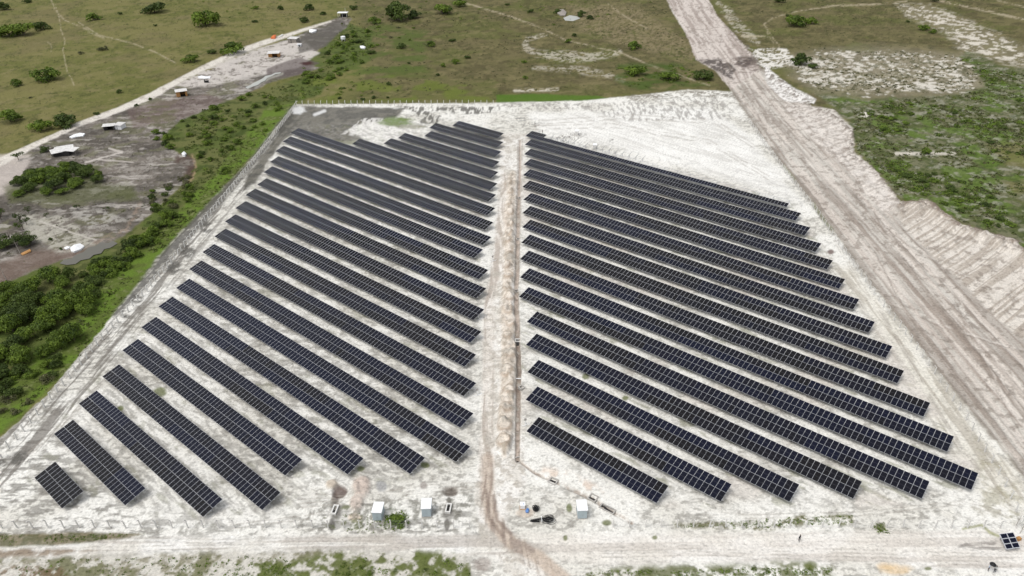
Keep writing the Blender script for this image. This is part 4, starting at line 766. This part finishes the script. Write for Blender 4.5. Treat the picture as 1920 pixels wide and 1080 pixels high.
shack(514, 107, .1, 6.6, 3.6, 2.6, M['wood'], M['roof_dull'], 'orange plywood shack with white roof on the pale sand, farther from the camera', porch=1.4)
shack(548, 80, -.25, 6.0, 4.6, 2.7, M['wood_grey'], M['roof_dull'], 'grey board shack with white roof behind the orange one', opening=False)
shack(561, 88, -.1, 2.2, 1.6, 1.3, M['white'], M['white'], 'tiny white kiosk beside the grey board shack')
r = shack(205, 244, .25, 4.6, 2.6, 1.9, M['dark'], M['roof_dull'], 'low lean-to with white sheet roof and dark open front', porch=.5)  # near-black walls carry the shade of the open front in their colour
shack(222, 243, -.2, 3.4, 3.4, 2.1, M['white'], M['roof_dull'], 'white sheet hut joined beside the low lean-to', opening=False)
# big patched roof
root, _ = place([('wall', boxes(((-1.2, 2.6, 1.0), (7.0, 4.2, 2.0))), M['dark'])], 'patched_shelter', 119, 294, .12, 'large low shelter under four patched white roof sheets', 'shelter', 'shacks on the cleared plots')  # solid near-black block imitates the shaded opening under the roof sheets
for c, d, rz_, rx_ in [((-2.6, 1.2, 2.2), (4.4, 4.0, .06), .5, .16), ((0.2, 3.2, 2.45), (6.4, 5.0, .06), .35, .18), ((3.2, 2.2, 2.3), (4.6, 3.8, .06), -.35, .14), ((-2.8, 4.2, 2.35), (3.6, 2.0, .06), .1, .12)]:
    b = MB(); b.box(c, d, 0, rz_, rx_); b.build('roof_sheet', M['roof_dull'], root)
for x, y in [(-4, 0), (4.6, 1.2), (4.6, 4)]: boxes(((x, y, 1.1), (.12, .12, 2.2))).build('post', M['wood_grey'], root)
# open canopy
root, _ = place([('roof', boxes(((0, 2.5, 3.0), (7.4, 5.0, .12))), M['white']), ('shade_block', boxes(((.6, 3.2, .9), (4.6, 2.6, 1.8))), M['black'])], 'canopy_shelter', 642, 33, -.05, 'open canopy shelter with white roof at the far end of the path', 'shelter')  # added black block stands in for the shade under the canopy roof
for x in (-3.2, 0, 3.2):
    for y in (.4, 4.6): boxes(((x, y, 1.5), (.14, .14, 3.0))).build('post', M['white'], root)
boxes(((1.4, 4.8, 4.2), (.1, .1, 2.6))).build('mast', M['white'], root)
# water tank on a stand and other bits
b = MB(); b.tube([(0, 0, 1.2), (0, 0, 1.3), (0, 0, 2.9), (0, 0, 3.15)], [1.35, 1.5, 1.5, .9], 16)
root, _ = place([('tank', b, M['white'])], 'water_tank', 644, 77, 0, 'white water tank on a low stand at the edge of the scrub', 'tank')
for x, y in [(-.9, -.9), (.9, -.9), (-.9, .9), (.9, .9)]: boxes(((x, y, .6), (.14, .14, 1.2))).build('leg', M['white'], root)
def sheet(name, pts, h, m, lab, cat):
    P = [at(*p) for p in pts]; c = sum(P, Vector())/len(P); n = len(P); b = MB()
    top = [(p.x-c.x, p.y-c.y, h*random.uniform(.5, 1.2)) for p in P]; bot = [(p.x-c.x, p.y-c.y, -.05) for p in P]
    b.add(top+bot+[(0, 0, h*1.5)], [(i, (i+1) % n, 2*n) for i in range(n)]+[(i+n, (i+1) % n+n, (i+1) % n, i) for i in range(n)]); o = b.build(name, m, label=lab, cat=cat); o.location = (c.x, c.y, ground_z(c.x, c.y)); return o
sheet('tarpaulin', [(580, 58), (586, 56), (594, 57), (593, 60), (586, 62), (580, 61)], .9, M['white'], 'white sheet spread on the sand by the path bend', 'sheet')
sheet('tarpaulin', [(675, 89), (681, 87), (686, 90), (684, 92), (677, 92)], .8, M['white'], 'white sheet lying in the scrub right of the shacks', 'sheet')
sheet('tarpaulin', [(508, 73), (513, 68), (518, 69), (516, 73)], 1.2, M['orange'], 'orange tarpaulin mound on the far side of the sandy path', 'tarpaulin')
sheet('tarpaulin', [(522, 70), (530, 65), (531, 67), (524, 71)], .6, M['concrete_pale'], 'pale sheet right of the orange tarpaulin', 'sheet')
sheet('tarpaulin', [(130, 258), (138, 253), (150, 251), (160, 252), (156, 256), (145, 257), (136, 260)], .5, M['white'], 'torn white sheet between the path and the lean-to', 'sheet')
sheet('tarpaulin', [(371, 145), (378, 143), (386, 144), (395, 144), (394, 147), (384, 148), (372, 147)], .5, M['white'], 'flat white sheet behind the dark cart', 'sheet')
sheet('rubble_heap', [(133, 468), (140, 462), (152, 461), (159, 464), (152, 470), (140, 475), (134, 473)], .9, M['white'], 'larger white rubble heap beside the grey pond', 'rubble')
sheet('rubble_heap', [(120, 466), (127, 463), (133, 464), (131, 467), (124, 468)], .6, M['white'], 'smaller white rubble heap left of the larger one', 'rubble')
sheet('timber_pile', [(40, 478), (57, 469), (59, 473), (44, 480)], .4, M['wood'], 'pale orange timber pile on the reddish soil at the left', 'timber')
sheet('rubble_heap', [(341, 290), (346, 287), (350, 290), (347, 294), (342, 293)], .8, M['white'], 'white rubble on the dark burnt hollow', 'rubble')
sheet('rubble_heap', [(1048, 20+1), (1056, 20), (1062, 24), (1060, 31), (1050, 30), (1045, 26)], 1.0, M['wood_grey'], 'grey earth heap beside the small field pond', 'earth heap')
place([('cart_body', boxes(((0, .8, .6), (2.2, 1.2, .9)), ((-.9, .8, 1.3), (.25, 1.0, .8))), M['black'])], 'cart', 387, 156, .1, 'dark loaded cart on the pale sand by the path', 'cart')
# ------------------------------------------------------------------ cable pits, boxes, heaps
def pit(px, py, w_, d_2, rz, lab, pale=False, h=.42, th_=.24):
    m = M['concrete_pale' if pale else 'concrete']
    rim = boxes(((0, d_2/2-th_/2, h/2-.15), (w_, th_, h+.3)), ((0, -d_2/2+th_/2, h/2-.15), (w_, th_, h+.3)), ((-w_/2+th_/2, 0, h/2-.15), (th_, d_2-2*th_, h+.3)), ((w_/2-th_/2, 0, h/2-.15), (th_, d_2-2*th_, h+.3)))
    place([('rim', rim, m), ('floor', boxes(((0, 0, -.02), (w_-2*th_, d_2-2*th_, .10))), M['dark'])], 'cable_pit', px, py, rz, lab, 'cable pit', 'concrete cable pits')  # dark soil floor at ground level, near-black to imitate shaded depth
pit(628, 957, 1.05, 2.3, -.12, 'long concrete cable pit with pale rim left of the left cabin', True)
pit(841, 955, 1.05, 2.3, -.10, 'long concrete cable pit with pale rim between the cabin and the track', True)
pit(1037, 902, 1.8, 1.8, -.55, 'square cable pit at the middle of the slanting trench')
pit(1112, 933, 1.8, 1.8, -.65, 'square cable pit above the right cabin')
pit(1139, 954, 1.4, 3.2, .95, 'narrow rectangular cable pit right of the right cabin')
pit(970, 861, 2.0, 1.9, .3, 'cable pit where the long trench meets the slanting one')
pit(978, 728, 1.3, 1.3, .7, 'tilted cable pit by the third array from the front')
pit(971, 637, 1.5, 1.4, 0, 'square cable pit with dark collar in the middle of the trench', True)
pit(968, 544, 1.5, 1.5, .2, 'cable pit beside the pale sand patch in the trench'); pit(973, 447, 1.6, 1.3, 0, 'cable pit in the far half of the trench'); pit(975, 370, 1.4, 1.4, 0, 'farthest cable pit in the trench')
place([('block', boxes(((0, 0, .08), (2.6, 2.2, .3))), M['dark'])], 'pit_collar', 971, 641, 0, 'dark soil collar slab around the middle cable pit', 'slab')
place([('plank', boxes(((0, 0, .25), (2.3, .22, .06))), M['white'])], 'plank', 968, 710, -.03, 'white plank laid across the cable trench', 'plank')
b = MB()
for k in range(20):
    r0 = random.uniform(.45, .95); cx = random.gauss(1.1, .35); cy = random.gauss(0, .25); tx = random.uniform(-.5, .5)
    b.tube([(cx+r0*math.cos(a), cy+r0*.7*math.sin(a), .25+.035*k+tx*.3*math.sin(a)) for a in [i*math.pi/9 for i in range(18)]], .035, 5, 0, True)
for k in range(12):
    y0 = random.uniform(-.5, .5); b.tube([(.4, y0, .3+.03*k), (-.8, y0*.8, .25+.02*k), (-2.1, y0*.4, .15+.02*k), (-2.4, y0*.1, .12), (-2.0, -y0*.4, .12), (-.6, -y0*.7, .15)], .035, 5)
root, _ = place([('cable', b, M['black'])], 'cable_heap', 1017, 977, .05, 'big tangled heap of black cable tied with a white strap', 'cable')
boxes(((-.15, 0, .62), (.09, 1.5, .06))).build('strap', M['white'], root)
b = MB()
for k in range(16):
    r0 = random.uniform(.3, .6); cx = random.gauss(0, .15); cy = random.gauss(0, .15)
    b.tube([(cx+r0*math.cos(a), cy+r0*math.sin(a), .15+.04*k+.1*math.sin(a*2+k)) for a in [i*math.pi/8 for i in range(16)]], .04, 5, 0, True)
place([('cable', b, M['black'])], 'cable_coil', 1004, 957, 0, 'small round coil of black cable beside the blue bag', 'cable')
root, _ = place([('body', boxes(((0, .5, .55), (.95, .95, .95))), M['white']), ('pallet', boxes(((0, .5, .05), (1.1, 1.1, .12))), M['wood'])], 'storage_bin', 980, 956, 0, 'white storage bin on a wooden pallet by the track', 'bin')
boxes(((0, .5, 1.06), (1.02, 1.02, .06))).build('lid', M['white'], root); boxes(((.2, .4, 1.10), (.2, .2, .03))).build('cap', M['blue'], root)
sheet('bag', [(985, 959), (989, 954), (992, 956), (991, 962), (986, 962)], .35, M['blue'], 'blue plastic bag beside the white storage bin', 'bag')
for px, py, lab in [(898, 597, 'combiner box with white conduit, middle one left of the track'), (895, 738, 'combiner box with white conduit, nearest one left of the track'), (924, 488, 'combiner box with white conduit, farthest one left of the track'), (985, 795, 'combiner box with white conduit right of the trench')]:
    c = MB(); c.tube([(-1.0, -.5, .1), (-.3, -.7, .12), (.2, -.3, .1), (.7, -.5, .12), (1.1, -.1, .1)], .07, 6); c.tube([(0, -.2, .1), (-.05, -.1, .5), (-.05, 0, 1.0)], .06, 6)
    place([('post', boxes(((0, .1, .7), (.08, .08, 1.7))), M['steel']), ('box', boxes(((0, 0, 1.35), (.5, .2, .6))), M['concrete']), ('conduit', c, M['white'])], 'combiner_box', px, py, .3, lab, 'electrical box', 'combiner boxes along the track')
for px, py, lab in [(1081, 254, 'pallet stack of boxed modules, farther one on the clean white sand'), (1115, 280, 'pallet stack of boxed modules, nearer one behind the farthest right array')]:
    place([('carton', boxes(((0, 1.1, .95), (1.5, 2.2, 1.7))), M['concrete_pale']), ('pallet', boxes(((0, 1.1, .05), (1.6, 2.3, .12))), M['wood_grey']), ('wrap', boxes(((0, 1.1, 1.84), (1.55, 2.25, .05))), M['white'])], 'module_pallet', px, py, -.15, lab, 'pallet', 'pallets of modules')
for k, (px, py, lab) in enumerate([(975, 222, 'farther of two steel beams lying on the sand behind the arrays'), (977, 226, 'nearer of two steel beams lying on the sand behind the arrays')]):
    place([('beam', boxes(((0, 0, .1), (4.6, .16, .16))), M['steel'])], 'steel_beam', px, py, .12, lab, 'beam')
# reel-like dark spot of soil and timber near the right corner
place([('crate', boxes(((0, 0, .3), (.7, .6, .6))), M['wood'])], 'timber_block', 1909, 1012, .3, 'small wooden block right of the little panel table', 'block')
# fallen branches near the right corner of the fence
for k, (px, py) in enumerate([(1905, 985), (1912, 1000)]):
    bb = MB(); bb.tube([(0, 0, 0), (.1, 0, 1.2), (.4, .3, 2.4)], [.06, .05, .02], 5)
    for q in range(6): a = q*1.05; bb.tube([(.1, 0, .8+q*.2), (.1+.7*math.cos(a), .7*math.sin(a), 1.4+q*.25)], [.03, .008], 4)
    o = bb.build('bare_bush', M['dead'], label=['leafless grey shrub at the right corner of the fence', 'leafless grey shrub just behind the little panel table'][k], cat='shrub'); o.location = at(px, py)
# ------------------------------------------------------------------ little panel table at the right corner
c0 = at(1893, 1030, 0); PA = [at(1874, 1001, 1.3), at(1900, 998, 1.3), at(1913, 1026, .8), at(1887, 1030, .8)]
ctr = sum(PA, Vector())/4; ux = (PA[1]-PA[0]); vx = (PA[3]-PA[0])
root = empty('panel_table', (ctr.x, ctr.y, 0), 0, label='small separate solar table of six panels outside the fence corner at the right', cat='solar table')
def bil(s, t): return PA[0].lerp(PA[1], s).lerp(PA[3].lerp(PA[2], s), t)-Vector((ctr.x, ctr.y, 0))
nrm = ux.cross(-vx).normalized(); nrm = nrm if nrm.z > 0 else -nrm
def slab(s0, s1, t0, t1, lo, hi, b, mi=0):
    Q = [bil(s0, t1), bil(s1, t1), bil(s1, t0), bil(s0, t0)]; b.add([q+nrm*lo for q in Q]+[q+nrm*hi for q in Q], [(3, 2, 1, 0), (4, 5, 6, 7), (0, 1, 5, 4), (1, 2, 6, 5), (2, 3, 7, 6), (3, 0, 4, 7)], mi)
for i in range(2):
    for j in range(3):
        b = MB(); s0, s1, t0, t1 = i/2+.012, (i+1)/2-.012, j/3+.01, (j+1)/3-.01
        slab(s0, s1, t0, t1, -.02, .018, b, 0); slab(s0+.022, s1-.022, t0+.018, t1-.018, .019, .023, b, 1); b.build('solar_panel', [M['alu'], M['cell5']], root)
b = MB(); slab(-.01, 1.01, -.01, 1.01, -.07, -.03, b); b.build('frame', M['alu'], root)
for s in (.15, .85):
    for t in (.12, .88):
        q = bil(s, t); b = MB(); b.tube([(q.x, q.y, -.2), (q.x, q.y, q.z-.05)], .05, 6); b.build('leg', M['steel'], root)
# ------------------------------------------------------------------ people
def person(px, py, rz, mats, lab, pose='stand', name='person'):
    skin, shirt, pants = mats; p = at(px, py); p.z = ground_z(p.x, p.y)
    J = {}; E_ = []; Rr = {}
    def j(n, x, y, z, r, par=None):
        J[n] = (x, y, z); Rr[n] = r
        if par: E_.append((par, n))
    j('pel', 0, 0, .95, .135); j('wai', 0, 0, 1.10, .12, 'pel'); j('che', 0, .01, 1.32, .15, 'wai'); j('nec', 0, 0, 1.48, .055, 'che'); j('hd1', 0, -.01, 1.58, .08, 'nec'); j('hd2', 0, -.015, 1.68, .09, 'hd1')
    step = .16 if pose == 'walk' else .03
    for s, n in ((-1, 'l'), (1, 'r')):
        d = step*s
        j('hip'+n, .09*s, 0, .90, .095, 'pel'); j('kne'+n, .10*s, -.03-d*.5, .50, .062, 'hip'+n); j('ank'+n, .10*s, d*.8, .08, .042, 'kne'+n); j('toe'+n, .11*s, d*.8-.17, .035, .038, 'ank'+n)
        j('sho'+n, .17*s, 0, 1.42, .062, 'che')
        if pose == 'umbrella' and s == 1: j('elb'+n, .24, -.12, 1.22, .042, 'sho'+n); j('wri'+n, .16, -.30, 1.36, .030, 'elb'+n); hx, hy, hz_ = .14, -.33, 1.42
        else: j('elb'+n, .25*s, .02, 1.14, .042, 'sho'+n); j('wri'+n, .27*s, -.07, .89, .030, 'elb'+n); hx, hy, hz_ = .275*s, -.09, .82
        j('pal'+n, hx, hy, hz_, .034, 'wri'+n)
        dz = 1 if pose == 'umbrella' and s == 1 else -1
        for f in range(4): j('f%d%s' % (f, n), hx+(.0 if dz < 0 else .012*f), hy-.025+.017*f, hz_+dz*(.075+.01*(f in (1, 2))), .009, 'pal'+n)
        j('th'+n, hx-.03*s, hy-.04, hz_+dz*.03, .010, 'pal'+n)
    names = list(J); me = bpy.data.meshes.new('person'); me.from_pydata([J[n] for n in names], [(names.index(a), names.index(b)) for a, b in E_], [])
    o = link(bpy.data.objects.new('person', me)); sk = o.modifiers.new('s', 'SKIN'); su = o.modifiers.new('u', 'SUBSURF'); su.levels = su.render_levels = 1
    for i, n in enumerate(names): v = me.skin_vertices[0].data[i]; v.radius = (Rr[n], Rr[n]*(.72 if n in ('pel', 'wai', 'che') else 1)); v.use_root = (n == 'pel')
    dg = bpy.context.evaluated_depsgraph_get(); m2 = bpy.data.meshes.new_from_object(o.evaluated_get(dg)); o.modifiers.clear(); o.data = m2
    m2.materials.clear()
    for m in (M['skin'], shirt, pants, M['black']): m2.materials.append(m)
    for f in m2.polygons:
        c = f.center; hand = abs(c.x) > .2 and c.z < .93
        if pose == 'umbrella' and c.x > .08 and c.y < -.24: hand = True
        f.material_index = 0 if (c.z > 1.50 or hand) else 3 if c.z < .09 else 2 if c.z < .98 else 1; f.use_smooth = True
    o.location = p; o.rotation_euler = (0, 0, rz); tag(o, lab, 'person')
    h = MB(); V_ = []
    for a in range(7):
        ph = math.pi*.55*a/6
        V_.append([(0+.097*math.sin(ph)*math.cos(t), .0+.103*math.sin(ph)*math.sin(t), 1.655+.125*math.cos(ph)) for t in [k*math.pi/6 for k in range(12)]])
    h.add([q for rr in V_ for q in rr], [(a*12+k, a*12+(k+1) % 12, (a+1)*12+(k+1) % 12, (a+1)*12+k) for a in range(6) for k in range(12)]); h.build('hair', M['hair'], o, True)
    fc = MB()
    for s in (-1, 1): fc.box((.032*s, -.103, 1.665), (.024, .012, .012), 0)
    fc.box((0, -.105, 1.595), (.045, .01, .010), 0); fc.build('eyes_and_mouth', M['hair'], o)
    nz = MB(); nz.add([(0, -.130, 1.625), (-.014, -.098, 1.62), (.014, -.098, 1.62), (0, -.098, 1.675)], [(0, 1, 2), (0, 2, 3), (0, 3, 1), (1, 3, 2)]); nz.build('nose', M['skin'], o)
    return o
person(1498, 1014, .5, (M['skin'], M['cloth_dark'], M['cloth_dark']), 'person in all black clothing walking on the service road', 'walk')
pu = person(1852, 1070, .6, (M['skin'], M['shirt_pale'], M['cloth_dark']), 'person in pale blue shirt and dark trousers holding up a black umbrella', 'umbrella')
person(1864, 1073, -.3, (M['skin'], M['shirt_grey'], M['cloth_dark']), 'person in light grey shirt and dark trousers beside the umbrella holder')
person(1017, 250.5, 1.0, (M['skin'], M['cloth_dark'], M['cloth_dark']), 'person in black standing behind the farthest right array')
ru = Matrix.Rotation(.6, 3, 'Z') @ Vector((.155, -.37, 0)); root = empty('umbrella', (pu.location.x+ru.x, pu.location.y+ru.y, pu.location.z), .6, label='black open umbrella held over the person in the pale blue shirt', cat='umbrella')
b = MB(); rings = []
for a in range(5):
    ph = a/4*1.15; rings.append([(.62*math.sin(ph)*math.cos(t)*(1-.06*(k % 2)*a/4), .62*math.sin(ph)*math.sin(t)*(1-.06*(k % 2)*a/4)+.1, 1.62+.50*math.cos(ph)) for k, t in enumerate([q*math.pi/8 for q in range(16)])])
b.add([q for rr in rings for q in rr], [(a*16+k, a*16+(k+1) % 16, (a+1)*16+(k+1) % 16, (a+1)*16+k) for a in range(4) for k in range(16)]); b.build('canopy', M['black'], root, True)
b = MB(); b.tube([(0, 0, 1.30), (0, .02, 1.42), (0, .1, 2.16)], .012, 6); b.build('shaft', M['steel'], root)
